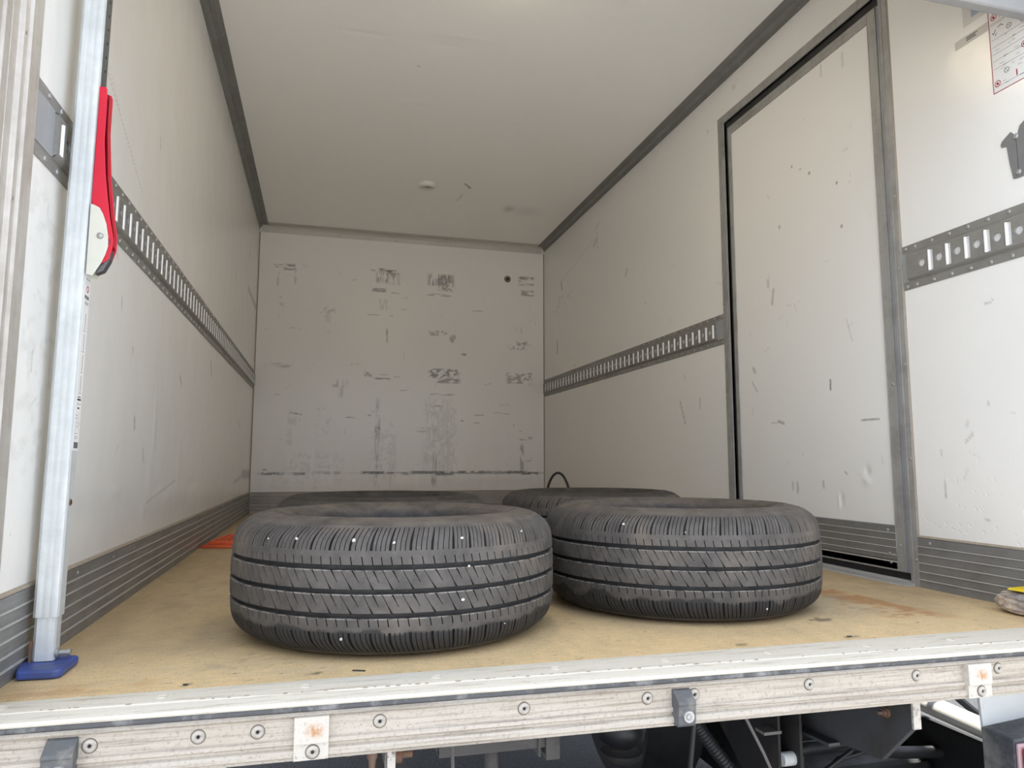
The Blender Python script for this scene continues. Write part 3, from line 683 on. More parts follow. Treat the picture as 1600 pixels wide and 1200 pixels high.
    if rest:
        mb = MB()
        for y, z in rest:
            w0 = L(.0022, y, z); mb.lathe([(.0055, 0), (.0045, .002), (.0, .003)] if side == 'l' else [(.0055, 0), (.0045, -.002), (.0, -.003)], 8, org=w0, ax='x')
        tag(mb.build('far_screws', M_screw, root), kind='stuff')
    return root
M_railback = plain('added_pale_backing', (.70, .70, .69), .6)  # sheet added behind the punched face so enclosed holes and slots look lighter
M_endplate = plain('smooth_grey_end_plate', (.36, .38, .40), .5, .2)
lashing_rail('l', .016, D, .110, D-.004, .131, 'grey slotted cargo lashing rail along the left wall, passing behind the steel prop', 90)
lashing_rail('r', -.08, DY0-.034, -.06, .400, .378, 'short grey slotted cargo rail between side door and opening, on the right wall', 40)
lashing_rail('r', DY1+.044, D, 1.385, D-.004, 1.41, 'long grey slotted cargo rail from side door to back corner, right wall', 88)

# ------------------------------------------------------------------ rear frame posts and part-lowered shutter
pp = MB(); pp.prism([(-.05, .016), (.0, .016), (.010, .016), (.012, .012), (.012, -.030), (.016, -.032), (.017, -.036), (.012, -.038), (.010, -.052), (.015, -.054), (.015, -.058), (.008, -.060), (.008, -.080), (.004, -.083),
                    (.010, -.088), (.011, -.108), (.004, -.112), (.010, -.118), (.010, -.150), (-.05, -.150)], 2, -.09, H+.04)
po = struct(pp.build('trim_9', M_post, bevel=.001))
for z in (.45, .70, .95, 1.04): screw(po, (.0115, -.046, z), ROT_L, s=.6)
pp = MB(); pp.prism([(W+.05, -.09), (W-.012, -.09), (W-.012, -.13), (W-.016, -.134), (W-.016, -.138), (W-.010, -.14), (W-.010, -.24), (W+.05, -.24)], 2, -.09, H+.04)
struct(pp.build('trim_10', M_post, bevel=.001))
mb = MB(); mb.box((-.05, -.15, H-.02), (W+.05, -.018, H+.06)); struct(mb.build('trim_11', M_post, bevel=.003))
sh = empty('rear_shutter', (W/2, -.005, 1.335)); tag(sh, 'grey roller shutter drawn partly down across the top of the rear opening', 'shutter')
mb = MB(); mb.prism([(-.014, .004), (-.010, 0), (.010, 0), (.014, .004), (.014, .055), (-.014, .055)], 0, -W/2+.014, W/2-.018); mb.build('bottom_rail', M_slat, sh, bevel=.0015)
z = .055
while z < H-1.335-.03:
    mb = MB(); mb.prism([(-.007, 0), (.006, .004), (.008, .020), (.006, .036), (-.007, .040)], 0, -W/2+.014, W/2-.018)
    mb.build('slat', M_slat, sh, loc=(0, 0, z)); z += .0402

# ------------------------------------------------------------------ tyres
def build_tyre_meshes():
    NP = 58; TWO = 2*math.pi; hw = .1150
    # tread: radius as a function of height h above the tyre's mid plane
    kh = np.array([0, .02, .04, .060, .070, .078, .086, .093, .099, .104]); kr = np.array([.3250, .3248, .3240, .3226, .3212, .3188, .3146, .3088, .3018, .2940])
    Rh = lambda h: np.interp(abs(h), kh, kr)
    GV = [(-.039, .0042), (0., .0042), (.039, .0042)]
    # zones: (h0,h1,kind)
    rows = []                                  # (h, zone, groovedepth)
    def zone(h0, h1, kind, step=.0035):
        for h in np.linspace(h0, h1, max(2, int(round((h1-h0)/step))+1)): rows.append((h, kind, 0))
    zone(-.104, -.0435, 'ls'); rows += [(-.0427, 'g', 1), (-.0353, 'g', 1)]
    zone(-.0345, -.0043, 'r1'); rows += [(-.0036, 'g', 1), (.0036, 'g', 1)]
    zone(.0043, .0345, 'r2'); rows += [(.0353, 'g', 1), (.0427, 'g', 1)]
    zone(.0435, .104, 'us')
    # extra rows where cuts begin and end
    extra = []
    for h, k in ((.0560, 'us'), (.0563, 'us'), (.0660, 'us'), (.0664, 'us'), (.1005, 'us'), (.1010, 'us')):
        extra += [(h, k, 0), (-h, 'ls', 0)]
    for b in (.0043, -.0345):
        kk = 'r2' if b > 0 else 'r1'
        for f in (.36, .37, .52, .53, .90, .91): extra.append((b+.0302*f, kk, 0))
    rows = sorted(set(rows+extra))
    def shear(h, k):
        if k == 'r1': return -(h+.0194)/.0302*.50
        if k == 'r2': return -(h-.0194)/.0302*.50
        if k == 'us': return .10+((h-.066)/.035)**2*.25 if h > .066 else .10-(h-.066)/.0225*.12
        if k == 'ls': return .15+((h+.066)/.035)**2*.28 if h < -.066 else .15-(h+.066)/.0225*.12
        return 0
    def cuts(h, k):
        """per cut index 0..3 -> (half width in metres, depth)"""
        a = abs(h)
        if k in ('us', 'ls'):
            if a > .0662 and a < .1007:
                t = min(1, (.1007-a)/.02); return [(.0021*(.35+.65*t), .0060), (.0006, .0036), (.0006, .0036), (.0006, .0036)]
            if a < .0561: return [(.0009, .0036), (.0005, 0), (.0008, .0036), (.0005, 0)]
            return [(.0013, 0), (.0005, 0), (.0005, 0), (.0005, 0)]
        if k in ('r1', 'r2'):
            f = (h-(-.0345 if k == 'r1' else .0043))/.0302
            return [(.0005+.0013*max(0, 1-f*2.6), .0040), (.0005, 0), (.0005+.0012*max(0, (f-.55)*2), .0036 if f > .365 else 0), (.0005, 0)]
        return [(.0007, 0)]*4
    r_ = np.random.default_rng(2)
    pl = 1+.10*r_.standard_normal(NP).clip(-1.3, 1.3); edges = np.concatenate([[0], np.cumsum(pl)]); edges = edges/edges[-1]*TWO
    V = []; DEP = []; ncol = NP*16
    dlt = .00012
    for (h, k, g_) in rows:
        R0 = Rh(h); c = cuts(h, k); s_ = shear(h, k)
        th = np.empty(ncol); dp = np.empty(ncol)
        for p in range(NP):
            a0, a1 = edges[p], edges[p+1]; Lp = a1-a0
            for q in range(4):
                ctr = a0+Lp*(.125+.25*q+s_*1.0*(.0305*TWO/NP/.0305)/(TWO/NP)) ; w, d = c[q]; i = p*16+q*4
                wa, wb = w/R0, (w+dlt)/R0
                th[i:i+4] = (ctr-wb, ctr-wa, ctr+wa, ctr+wb); dp[i:i+4] = (0, d, d, 0)
        R_ = R0-dp-(.0085 if g_ else 0)
        if not g_: R_ = R_-.0
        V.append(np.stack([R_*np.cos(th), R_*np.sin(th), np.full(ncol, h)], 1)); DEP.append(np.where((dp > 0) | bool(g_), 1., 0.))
    nr = len(rows)
    def gridmesh(name, V, nr, ncol, mat, flip=False):
        co = np.concatenate(V); idx = np.arange(nr*ncol).reshape(nr, ncol); nx = np.roll(idx, -1, 1)
        q = np.stack([idx[:-1], nx[:-1], nx[1:], idx[1:]], -1).reshape(-1, 4)
        if flip: q = q[:, ::-1]
        me = bpy.data.meshes.new(name); me.from_pydata(co.tolist(), [], q.tolist()); me.materials.append(mat)
        me.polygons.foreach_set('use_smooth', [True]*len(q)); me.update(); me.set_sharp_from_angle(angle=math.radians(32)); return me
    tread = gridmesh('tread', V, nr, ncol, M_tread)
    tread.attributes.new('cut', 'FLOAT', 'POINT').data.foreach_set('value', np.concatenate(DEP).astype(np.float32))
    # sidewall, with raised rings and blocks of moulded marks
    side_prof = [(.2940, .104), (.2925, .1054), (.2905, .1056), (.2880, .1070), (.2850, .1082), (.2842, .1090), (.2826, .1088), (.278, .1105), (.272, .1122), (.264, .1136), (.256, .1143), (.249, .1144), (.2485, .1151), (.2475, .1151), (.247, .1142),
                 (.240, .1126), (.233, .1096), (.228, .1068), (.2255, .1062), (.2240, .1040), (.219, .0990), (.214, .0930), (.2115, .0870), (.2100, .0800), (.2095, .0760)]
    n = 720; ang = np.linspace(0, TWO, n, endpoint=False)
    marks = np.zeros(n); r2 = np.random.default_rng(8)
    for a0, ln in ((.3, 60), (2.2, 80), (3.9, 50), (5.1, 70)):
        i0 = int(a0/TWO*n); j = 0
        while j < ln:
            w = r2.integers(2, 6); marks[(i0+j):(i0+j+w)] = 1; j += w+r2.integers(1, 4)
    SV = []
    for r, h in side_prof:
        hh = h+np.where((r < .272) & (r > .250), marks*.0007, 0)
        SV.append(np.stack([r*np.cos(ang), r*np.sin(ang), np.broadcast_to(hh, (n,))], 1))
    top = gridmesh('upper_sidewall', SV, len(SV), n, M_swall)
    bot = gridmesh('lower_sidewall', [np.stack([v[:, 0], v[:, 1], -v[:, 2]], 1) for v in SV], len(SV), n, M_swall, True)
    lin = [(.2095, .0760), (.2090, .0735), (.2110, .0760), (.214, .0920), (.224, .1000), (.240, .1070), (.256, .1080), (.272, .1020), (.288, .0930), (.300, .080), (.308, .060), (.3125, .03), (.3135, 0)]
    lin = lin+[(r, -h) for r, h in lin[-2::-1]]
    LV = [np.stack([r*np.cos(ang[::6]), r*np.sin(ang[::6]), np.full(n//6, h)], 1) for r, h in lin]
    liner = gridmesh('inner_liner', LV, len(LV), n//6, M_liner)
    return tread, top, bot, liner
T_tread, T_top, T_bot, T_liner = build_tyre_meshes()
# a little chip of stone wedged in the tread
sb_ = MB(); rr_ = np.random.default_rng(1)
sb_.lathe([(0, -.003), (.0022, -.002), (.003, .0004), (.0017, .0024), (0, .003)], 6)
STONE = bpy.data.meshes.new('stone'); STONE.from_pydata([(x*(1+.3*rr_.random()), y*(1+.3*rr_.random()), z) for x, y, z in sb_.v], [], sb_.f); STONE.materials.append(M_stone)
TR = .1152
def make_tyre(x, y, spin, label, stones, tilt=(0, 0), dark=False):
    root = empty('tyre', (x, y, TR+.0008)); root.rotation_euler = (tilt[0], tilt[1], spin)
    tag(root, label, 'tyre', 'tyres lying on the truck floor')
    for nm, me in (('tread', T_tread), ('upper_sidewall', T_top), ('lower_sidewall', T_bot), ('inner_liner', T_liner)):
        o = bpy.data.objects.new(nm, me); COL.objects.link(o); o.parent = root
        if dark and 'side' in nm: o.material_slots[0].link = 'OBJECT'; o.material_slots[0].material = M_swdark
    for ang, h, s in stones:
        a = ang-spin; r = .3245-(max(0, abs(h)-.06)*.25)
        o = bpy.data.objects.new('stone', STONE); COL.objects.link(o); o.parent = root
        o.location = (r*math.cos(a), r*math.sin(a), h); o.scale = (s*.62, s*.62, s*1.0); o.rotation_euler = (a, .4, a*3)
    return root
D2 = math.radians
TA = (.606, .3605); TB = (1.298, .445); TC = (.64, 1.106); TD = (1.385, 1.245)
make_tyre(*TA, .35, 'dusty used tyre lying flat nearest the opening, left of the front pair',
          [(D2(-128), .083, 1.1), (D2(-109), .083, 1.5), (D2(-97), .079, 1.1), (D2(-76), .083, 1.1), (D2(-51), .086, .9), (D2(-74), .036, .9), (D2(-76), -.019, 1.2), (D2(-112), -.076, 1.2), (D2(-60), -.070, .6), (D2(-140), .08, .6)])
make_tyre(*TB, 2.1, 'dusty used tyre lying flat near the side door, right of the front pair',
          [(D2(-138), .084, 1.1), (D2(-115), .072, .6), (D2(-85), -.082, .9)])
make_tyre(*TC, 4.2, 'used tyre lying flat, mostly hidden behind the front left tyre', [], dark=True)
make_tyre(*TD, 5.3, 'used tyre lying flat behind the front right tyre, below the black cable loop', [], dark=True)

# ------------------------------------------------------------------ steel prop on the left wall
pr_ = empty('prop_pole', (.0315, .155, 0)); tag(pr_, 'galvanised square steel prop with red lever handle standing against the left wall', 'prop')
lean = math.radians(-.0); pr_.rotation_euler = (0, math.radians(.42), 0)
def rtube(name, x0, x1, y0, y1, z0, z1, mat, ch=.005, rib=False):
    mb = MB(); p = [(x0+ch, y0), (x1-ch, y0), (x1-.002, y0+.001), (x1, y0+ch), (x1, y1-ch), (x1-ch, y1), (x0+ch, y1), (x0, y1-ch), (x0, y0+ch)]
    if rib: p = [(x0+ch, y0), (x0+.011, y0), (x0+.0125, y0+.0003), (x0+.0145, y0+.0003), (x0+.016, y0), (x0+.021, y0), (x0+.0225, y0+.0003), (x0+.0245, y0+.0003), (x0+.026, y0)]+p[1:]
    mb.prism(p, 2, z0, z1); return mb.build(name, mat, pr_, smooth=25)
rtube('outer_tube', -.0185, .0185, -.0175, .0155, .083, .685, M_gal, rib=True)
rtube('upper_channel', -.0185, .0185, -.0175, .0120, .685, H-.012, M_gal, rib=True)
rtube('foot_tube', -.0160, .0160, -.0155, .0135, .016, .090, M_gal)
mb = MB(); mb.box((.0165, -.012, .655), (.0195, .0158, H-.02)); io = mb.build('perforated_strip', M_galdark, pr_)
hm = MB(); hm.lathe([(0, .0002), (.0026, .0002), (.0026, 0)], 10, ax='x')
HOLE = hm.build('hole', M_dark, io); HOLE.location = (.0196, .003, 1.01)
for i in range(1, 34): dup(HOLE, io, (.0196, .003, 1.01+i*.026))
mb = MB(); mb.box((-.0188, -.0165, .013), (-.0158, -.010, .047)); mb.build('weld_tab', M_rustbolt, pr_)
mb = MB(); mb.lathe([(0, .0), (.0075, .0), (.0075, .004), (.0045, .005), (.0045, .016), (.0055, .016), (.0055, .021), (.003, .022), (0, .022)], 10, ax='x'); mb.build('bolt', M_screw, pr_, smooth=40, loc=(.016, -.006, .026))
mb = MB(); mb.lathe([(0, .001), (.003, .001), (.0045, .0015), (.006, .0), ], 16, ax='x'); mb.build('rivet_hole', M_rustbolt, pr_, loc=(.0186, -.002, .262))
mb = MB(); mb.lathe([(0, .0018), (.0028, .0018), (.003, .0)], 12, ax='x'); mb.build('rivet_core', M_dark, pr_, loc=(.0188, -.002, .262))
# side label
lb = MB(); lb.box((.0185, -.0135, .352), (.0190, .0145, .648)); lo = lb.build('label', M_white, pr_, loc=(0, 0, -.006))
tl = MB(); xw = .01915
def inkbox(mb, y0, y1, z0, z1, mi=0): mb.box((.0189, y0, z0), (xw, y1, z1), mi)
inkbox(tl, -.009, .012, .640, .6408); inkbox(tl, -.008, .011, .6005, .6015); inkbox(tl, -.008, .011, .5975, .5985)
for z0 in (.555, .520, .485, .450):
    inkbox(tl, .0018, .0030, z0, z0+.027); inkbox(tl, -.003, .008, z0-.003, z0-.0022)
inkbox(tl, -.006, .008, .440, .4415); inkbox(tl, -.008, .010, .435, .438); inkbox(tl, -.010, .012, .4285, .4292); inkbox(tl, -.004, .005, .421, .4235)
rq = np.random.default_rng(5)
for i in range(46):
    z0 = rq.uniform(.385, .415); y0 = rq.uniform(-.010, .008); inkbox(tl, y0, y0+rq.uniform(.001, .004), z0, z0+.0004)
for i in range(12): inkbox(tl, -.009+i*.0017, -.009+i*.0017+(.0011 if i % 3 else .0006), .356, .366)
for zz in (.372, .375, .380): inkbox(tl, -.008, .006, zz, zz+.0006)
tl.build('label_print', M_ink, lo)
tr = MB()
for k in range(6):
    a0, a1 = math.pi/3*k, math.pi/3*(k+1); c = (.002, .624)
    p = [(c[0]+r*math.cos(a), c[1]+r*math.sin(a)) for r, a in ((.0062, a0), (.0062, a1), (.0040, a1), (.0040, a0))]
    tr.prism(p, 0, .0189, xw)
tr.build('label_emblem', M_inkred, lo)
def text_part(name, s, size, mat, parent, loc, rot, ext=.0002, bold=False, align='CENTER'):
    cu = bpy.data.curves.new(name, 'FONT'); cu.body = s; cu.size = size; cu.extrude = ext; cu.align_x = align
    if bold: cu.offset = size*.02
    ob = bpy.data.objects.new(name, cu); COL.objects.link(ob)
    me = bpy.data.meshes.new_from_object(ob.evaluated_get(bpy.context.evaluated_depsgraph_get())); me.name = name
    bpy.data.objects.remove(ob); o = bpy.data.objects.new(name, me); COL.objects.link(o); me.materials.clear(); me.materials.append(mat)
    o.parent = parent; o.location = loc; o.rotation_euler = rot; return o
RX_L = (math.pi/2, 0, math.pi/2)      # text readable when looking towards -x
RX_R = (math.pi/2, 0, -math.pi/2)     # text readable when looking towards +x
text_part('label_name', 'PIHER', .0085, M_ink, lo, (.0190, .0005, .6065), RX_L, bold=True)
# foot pad
fp = MB(); fp.prism([(-.0285, -.030), (-.018, -.064), (.034, -.066), (.042, -.058), (.043, .018), (.037, .022), (-.0285, .022)], 2, .001, .015)
fo = fp.build('foot_pad', M_blue, pr_, bevel=.004)
# lever: cream cheek plates, red channel handle
def cheek(name, pts, y0, y1, mat, bev=.0008):
    mb = MB(); mb.prism([((x-.0225-.0042*(z/.72))*.985, .327+(z-.327)*.9775) for x, z in pts], 1, y0-.185, y1-.185); return mb.build(name, mat, pr_, bevel=bev)
ch_pts = [(.047, .772), (.053, .770), (.061, .766), (.067, .755), (.073, .738), (.077, .717), (.078, .699), (.075, .685), (.070, .671), (.063, .657), (.057, .645), (.047, .647)]
ca = cheek('cheek_plate', ch_pts, .1655, .1685, M_cream)
cheek('cheek_plate', ch_pts, .1930, .1960, M_cream)
hd = empty('lever_handle'); hd.parent = pr_
ra = [(.047, .988), (.0575, .988), (.0595, .983), (.0605, .950), (.0605, .888), (.0655, .830), (.071, .790), (.077, .750), (.083, .722), (.0845, .710), (.084, .697), (.079, .676), (.068, .668), (.058, .70), (.050, .765), (.047, .78), (.047, .86), (.0475, .934)]
rb = [(.0535, .985), (.061, .982), (.0635, .975), (.0635, .909), (.070, .827), (.079, .757), (.0855, .722), (.085, .695), (.078, .672), (.064, .70), (.055, .78), (.055, .861)]
for nm, pts, y0, y1 in (('handle_flange', ra, .1695, .1715), ('handle_flange', rb, .1890, .1910)):
    o = cheek(nm, pts, y0, y1, M_red, .001); o.parent = hd
web = MB(); wp = [(.0625, .975), (.0632, .909), (.0685, .827), (.0775, .757), (.0842, .722), (.0842, .700)]
vs = []
for x, z in wp:
    for y in (.1715, .1890):
        for dx in (0, -.0016): vs.append(((x-.0225-.0042*(z/.72))*.985+dx, y-.185, .327+(z-.327)*.9775))
fs = []
for i in range(len(wp)-1):
    a, b = i*4, i*4+4
    fs += [(a, a+2, b+2, b), (a+1, b+1, b+3, a+3)]
web.add(vs, fs); web.build('handle_web', M_red, hd)
mb = MB(); mb.lathe([(0, -.004), (.003, -.0035), (.0052, -.0015), (.0055, 0)], 18, ax='y'); mb.build('rivet', M_screw, ca, smooth=60, loc=(.0645-.0267, .1655-.185, .707))
mb = MB(); mb.lathe([(.0042, 0), (.0042, .034), (0, .034)], 14, ax='y'); mb.build('pin', M_screw, pr_, smooth=50, loc=(.0765-.0267, .1670-.185, .699))
ge = [(.079, .690), (.0825, .694), (.080, .676), (.071, .656), (.059, .650), (.062, .660), (.070, .668)]
cheek('worn_end_cap', ge, .1715, .1890, plain('worn_grey_steel', (.16, .16, .165), .5, .6, .2))

# ------------------------------------------------------------------ ceiling fittings
dl = empty('ceiling_detector', (.989, 2.765, H)); tag(dl, 'small round white plastic fitting on the ceiling towards the back', 'ceiling fitting')
mb = MB(); mb.lathe([(.052, 0), (.052, -.010), (.047, -.018), (.038, -.022), (.036, -.022)], 36); mb.lathe([(.036, -.022), (.0, -.0235)], 36); mb.build('body', M_lampw, dl, smooth=50)
mb = MB(); mb.prism([(.028*math.cos(a), -.012+.018*math.sin(a)) for a in np.linspace(math.pi, 2*math.pi, 14)], 2, -.0245, -.022); mb.build('grille', plain('grey_grille', (.34, .33, .31), .6), dl)
mb = MB(); mb.lathe([(0, -.0255), (.003, -.0253), (.004, -.0225)], 12); mb.build('indicator', M_ink, dl, loc=(.002, -.006, 0))
lm = empty('ceiling_lamp', (1.005, .878, H)); tag(lm, 'round lit interior lamp on the ceiling just above the front tyres', 'lamp')
mb = MB(); mb.lathe([(.066, 0), (.066, -.008), (.056, -.014), (.052, -.012)], 40); mb.build('rim', M_lampw, lm, smooth=50)
mb = MB(); mb.lathe([(.052, -.011), (.046, -.018), (.03, -.024), (0, -.026)], 36); mb.build('diffuser', M_glow, lm, smooth=60)

# vent plug on the back wall, cable loop, orange plate, wrapped bundle
vp = MB(); vp.lathe([(0, -.002), (.008, -.002), (.010, -.004), (.011, -.011), (.019, -.010), (.023, -.005), (.024, 0)], 28, ax='y')
vo = vp.build('vent_plug', M_plug, smooth=40, loc=(1.721, D-.0005, 1.662)); tag(vo, 'round dark brown plug high on the right of the back wall', 'plug')
mb = MB(); mb.lathe([(0, -.0045), (.009, -.004), (.0095, 0)], 16, ax='y'); mb.build('core', M_dark, vo)
cb = MB(); cpts = []
for t in np.linspace(0, 1, 30):
    a = math.pi*(1-t); cpts.append((1.832+.062*math.cos(a)+.02*(t-.5), 3.00-.10*t, .005+.262*math.sin(a)**.8))
cb.tube(cpts, .0075, 12); co_ = cb.build('cable', M_cable, smooth=60); tag(co_, 'black cable standing up in an arch in the far right corner', 'cable')
og = empty('orange_plate', (.075, 2.02, .001)); og.rotation_euler = (0, 0, math.radians(-6)); tag(og, 'flat orange plastic plate lying on the floor by the left wall', 'plastic plate')
mb = MB(); mb.prism([(-.045, -.21), (.05, -.235), (.11, -.20), (.12, .18), (-.01, .20), (-.045, .10)], 2, 0, .008); mb.build('base', M_orange, og, bevel=.002)
mb = MB(); mb.prism([(-.030, -.16), (.04, -.18), (.09, -.15), (.10, .16), (.0, .17), (-.035, .06)], 2, .008, .018); mb.build('raised_pad', M_orange, og, bevel=.002)
mb = MB()
for k in range(5): mb.box((-.010+k*.02, -.13, .018), (-.002+k*.02, .12, .023))
mb.build('ribs', M_orange, og, bevel=.001)
for x, y, a, l_, nm, lab in ((.513, .018, .35, .020, 'sliver', 'thin black sliver on the floor by the sill, left of the near tyre front'), (.262, .010, .2, .006, 'grit', 'tiny dark crumb at the sill edge on the left'),
                             (1.423, .012, .1, .009, 'grit', 'small brown crumb at the sill edge right of centre'), (.268, .52, .5, .008, 'chip', 'small white chip on the floor between left wall and near tyre')):
    mb = MB(); mb.prism([(-l_/2, -.0008), (l_/2, -.0012), (l_/2+.001, .0005), (0, .0016), (-l_/2, .0010)], 2, .0, .0016)
    o = mb.build(nm, M_stone if nm == 'chip' else M_ink, loc=(x, y, .0004)); o.rotation_euler = (0, 0, -a); tag(o, lab, 'debris')
bu = empty('wrapped_bundle', (1.950, .080, 0)); tag(bu, 'crumpled film-wrapped bundle with a yellow strap on the floor at the right edge', 'bundle')
ico = bmesh.new(); bmesh.ops.create_icosphere(ico, subdivisions=5, radius=1.0)
for v in ico.verts:
    p = v.co.copy(); n_ = math.sin(p.x*9+p.z*5)*.04+math.sin(p.y*13+p.x*7)*.035+math.sin(p.z*17-p.y*6)*.03+math.sin(p.x*31+p.y*23+p.z*19)*.014
    sgn = lambda q, e_: math.copysign(abs(q)**e_, q)
    v.co = Vector((sgn(p.x, .75)*.046, sgn(p.y, .7)*.062, sgn(p.z, .7)*.0235))*(1+n_)
    v.co.z = max(v.co.z, -.0228)
me = bpy.data.meshes.new('bundle_body'); ico.to_mesh(me); ico.free(); me.materials.append(M_bundle); me.polygons.foreach_set('use_smooth', [True]*len(me.polygons)); me.set_sharp_from_angle(angle=D2(28))
o = bpy.data.objects.new('bundle_body', me); COL.objects.link(o); o.parent = bu; o.location = (0, 0, .0231)
mb = MB(); mb.prism([(-.024, .046), (-.014, .0495), (.03, .0505), (.046, .043), (.046, .039), (.02, .0445), (-.014, .0445)], 1, -.012, .028); mb.build('strap', M_yellow, bu, bevel=.001, loc=(-.008, 0, .0050))

# ------------------------------------------------------------------ paper labels and bracket on the right wall
def sheet(mb, y0, y1, z0, z1, w0, w1, mi=0): mb.box((W-w1, min(y0, y1), z0), (W-w0, max(y0, y1), z1), mi)
sn = empty('safety_notice', (W, .03, 1.33)); tag(sn, 'red-bordered white safety notice with pictograms, high on right wall by the opening', 'notice')
class Off(MB): pass
def shifted(mb, org):
    mb.v = [(a-org[0], b-org[1], c-org[2]) for a, b, c in mb.v]; return mb
O = (W, .03, 1.33)
mb = MB(); sheet(mb, .1155, -.055, 1.218, 1.432, .0, .0006); shifted(mb, O).build('paper', M_white, sn)
mb = MB()
for a in ((.1155, .1138, 1.218, 1.432), (-.055, -.0533, 1.218, 1.432), (.1155, -.055, 1.218, 1.220), (.1155, -.055, 1.430, 1.432)): sheet(mb, *a, .0006, .0009)
def disc_ring(mb, cy, cz, r0, r1, w0=.0006, w1=.0009, n=20):
    for k in range(n):
        a0, a1 = 2*math.pi*k/n, 2*math.pi*(k+1)/n
        mb.prism([(cy+r*math.cos(a), cz+r*math.sin(a)) for r, a in ((r1, a0), (r1, a1), (r0, a1), (r0, a0))], 0, W-w1, W-w0)
for cy, cz in ((.101, 1.409), (.103, 1.240), (.030, 1.30)):
    disc_ring(mb, cy, cz, .0062, .0080); mb.prism([(cy-.004, cz-.003), (cy+.002, cz-.004), (cy+.004, cz+.002), (cy-.001, cz+.004)], 0, W-.0009, W-.0006)
sheet(mb, .112, .072, 1.3940, 1.3948, .0006, .0009); sheet(mb, .070, .030, 1.394, 1.3948, .0006, .0009); sheet(mb, .055, .052, 1.235, 1.25, .0006, .0009)
shifted(mb, O).build('red_print', M_inkred, sn)
mb = MB()
def ink(y0, y1, z0, z1): sheet(mb, y0, y1, z0, z1, .0006, .0009)
for cy, cz in ((.064, 1.402), (.064, 1.366), (.078, 1.262), (.03, 1.362)):
    disc_ring(mb, cy, cz, .0055, .0066, n=16); mb.prism([(cy-.004, cz-.005), (cy-.003, cz-.005), (cy+.004, cz+.005), (cy+.003, cz+.005)], 0, W-.0009, W-.0006)
ink(.086, .0855, 1.400, 1.420); ink(.09, .074, 1.410, 1.411); ink(.078, .076, 1.402, 1.416); ink(.082, .080, 1.403, 1.414)
ink(.112, .072, 1.3900, 1.3905)
for p, q in (((.104, 1.366), (.098, 1.376)), ((.104, 1.366), (.107, 1.371)), ((.092, 1.378), (.084, 1.382)), ((.084, 1.382), (.078, 1.376)), ((.1, 1.36), (.096, 1.366))):
    d_ = Vector((q[0]-p[0], q[1]-p[1])).normalized(); n_ = Vector((-d_.y, d_.x))*.0007
    mb.prism([(p[0]-n_.x, p[1]-n_.y), (q[0]-n_.x, q[1]-n_.y), (q[0]+n_.x, q[1]+n_.y), (p[0]+n_.x, p[1]+n_.y)], 0, W-.0009, W-.0006)
rq = np.random.default_rng(15)
for zz in (1.352, 1.334, 1.315, 1.298, 1.278, 1.232):
    ink(.110, -.045, zz, zz+.0005)
for i in range(46):
    y0 = rq.uniform(-.04, .095); z0 = rq.uniform(1.228, 1.35); ink(y0, y0+rq.uniform(.002, .012), z0, z0+.0006)
shifted(mb, O).build('black_print', M_ink, sn)
ql = empty('small_label', (W, .164, 1.397)); tag(ql, 'narrow grey label strip with three tiny lines of print beside the red-bordered notice', 'label'); O = (W, .164, 1.397)
mb = MB(); sheet(mb, .212, .1165, 1.386, 1.409, 0, .0005); shifted(mb, O).build('paper', M_film, ql)
mb = MB()
for k, (zz, e_) in enumerate(((1.402, .146), (1.398, .152), (1.394, .150))): sheet(mb, .178, e_, zz, zz+.0018, .0005, .0008)
shifted(mb, O).build('print', M_ink, ql)
ls = empty('letter_sheet', (W, .10, 1.47)); tag(ls, 'pale sheet with a blue block and a black capital L under the shutter edge', 'label'); O = (W, .10, 1.47)
mb = MB(); sheet(mb, .184, -.02, 1.4335, 1.56, 0, .0005); shifted(mb, O).build('paper', plain('pale_grey_paper', (.66, .65, .64), .4), ls)
mb = MB(); sheet(mb, .160, .125, 1.447, 1.53, .0005, .0007); shifted(mb, O).build('blue_block', M_inkblue, ls)
text_part('lettering', 'LA', .030, M_ink, ls, (-.0008, .128-.10, 1.4395-1.47), RX_R, bold=True, align='LEFT')
wb = empty('wall_bracket', (W, .05, 1.05)); tag(wb, 'flat grey notched metal plate screwed to right wall above the short cargo rail', 'bracket'); O = (W, .05, 1.05)
mb = MB(); mb.prism([(.105, 1.078), (.107, 1.086), (.103, 1.093), (.080, 1.107), (.074, 1.100), (.072, 1.087), (.064, 1.087), (.062, 1.100), (.057, 1.112), (.040, 1.122), (-.04, 1.135), (-.07, 1.10), (-.07, 1.0), (.05, .990), (.072, .990), (.082, .992), (.088, 1.03), (.0925, 1.076)], 0, W-.0025, W)
shifted(mb, O).build('plate', M_plate, wb, bevel=.001)
mb = MB(); mb.prism([(.067, 1.006), (.0662, 1.006), (.0668, 1.086), (.0676, 1.086)], 0, W-.0028, W-.0024); shifted(mb, O).build('crease', M_ink, wb)
for y, z in ((.0675, 1.090), (.0670, 1.003)): screw(wb, (-.0025, y-.05, z-1.05), ROT_R, s=1.25)

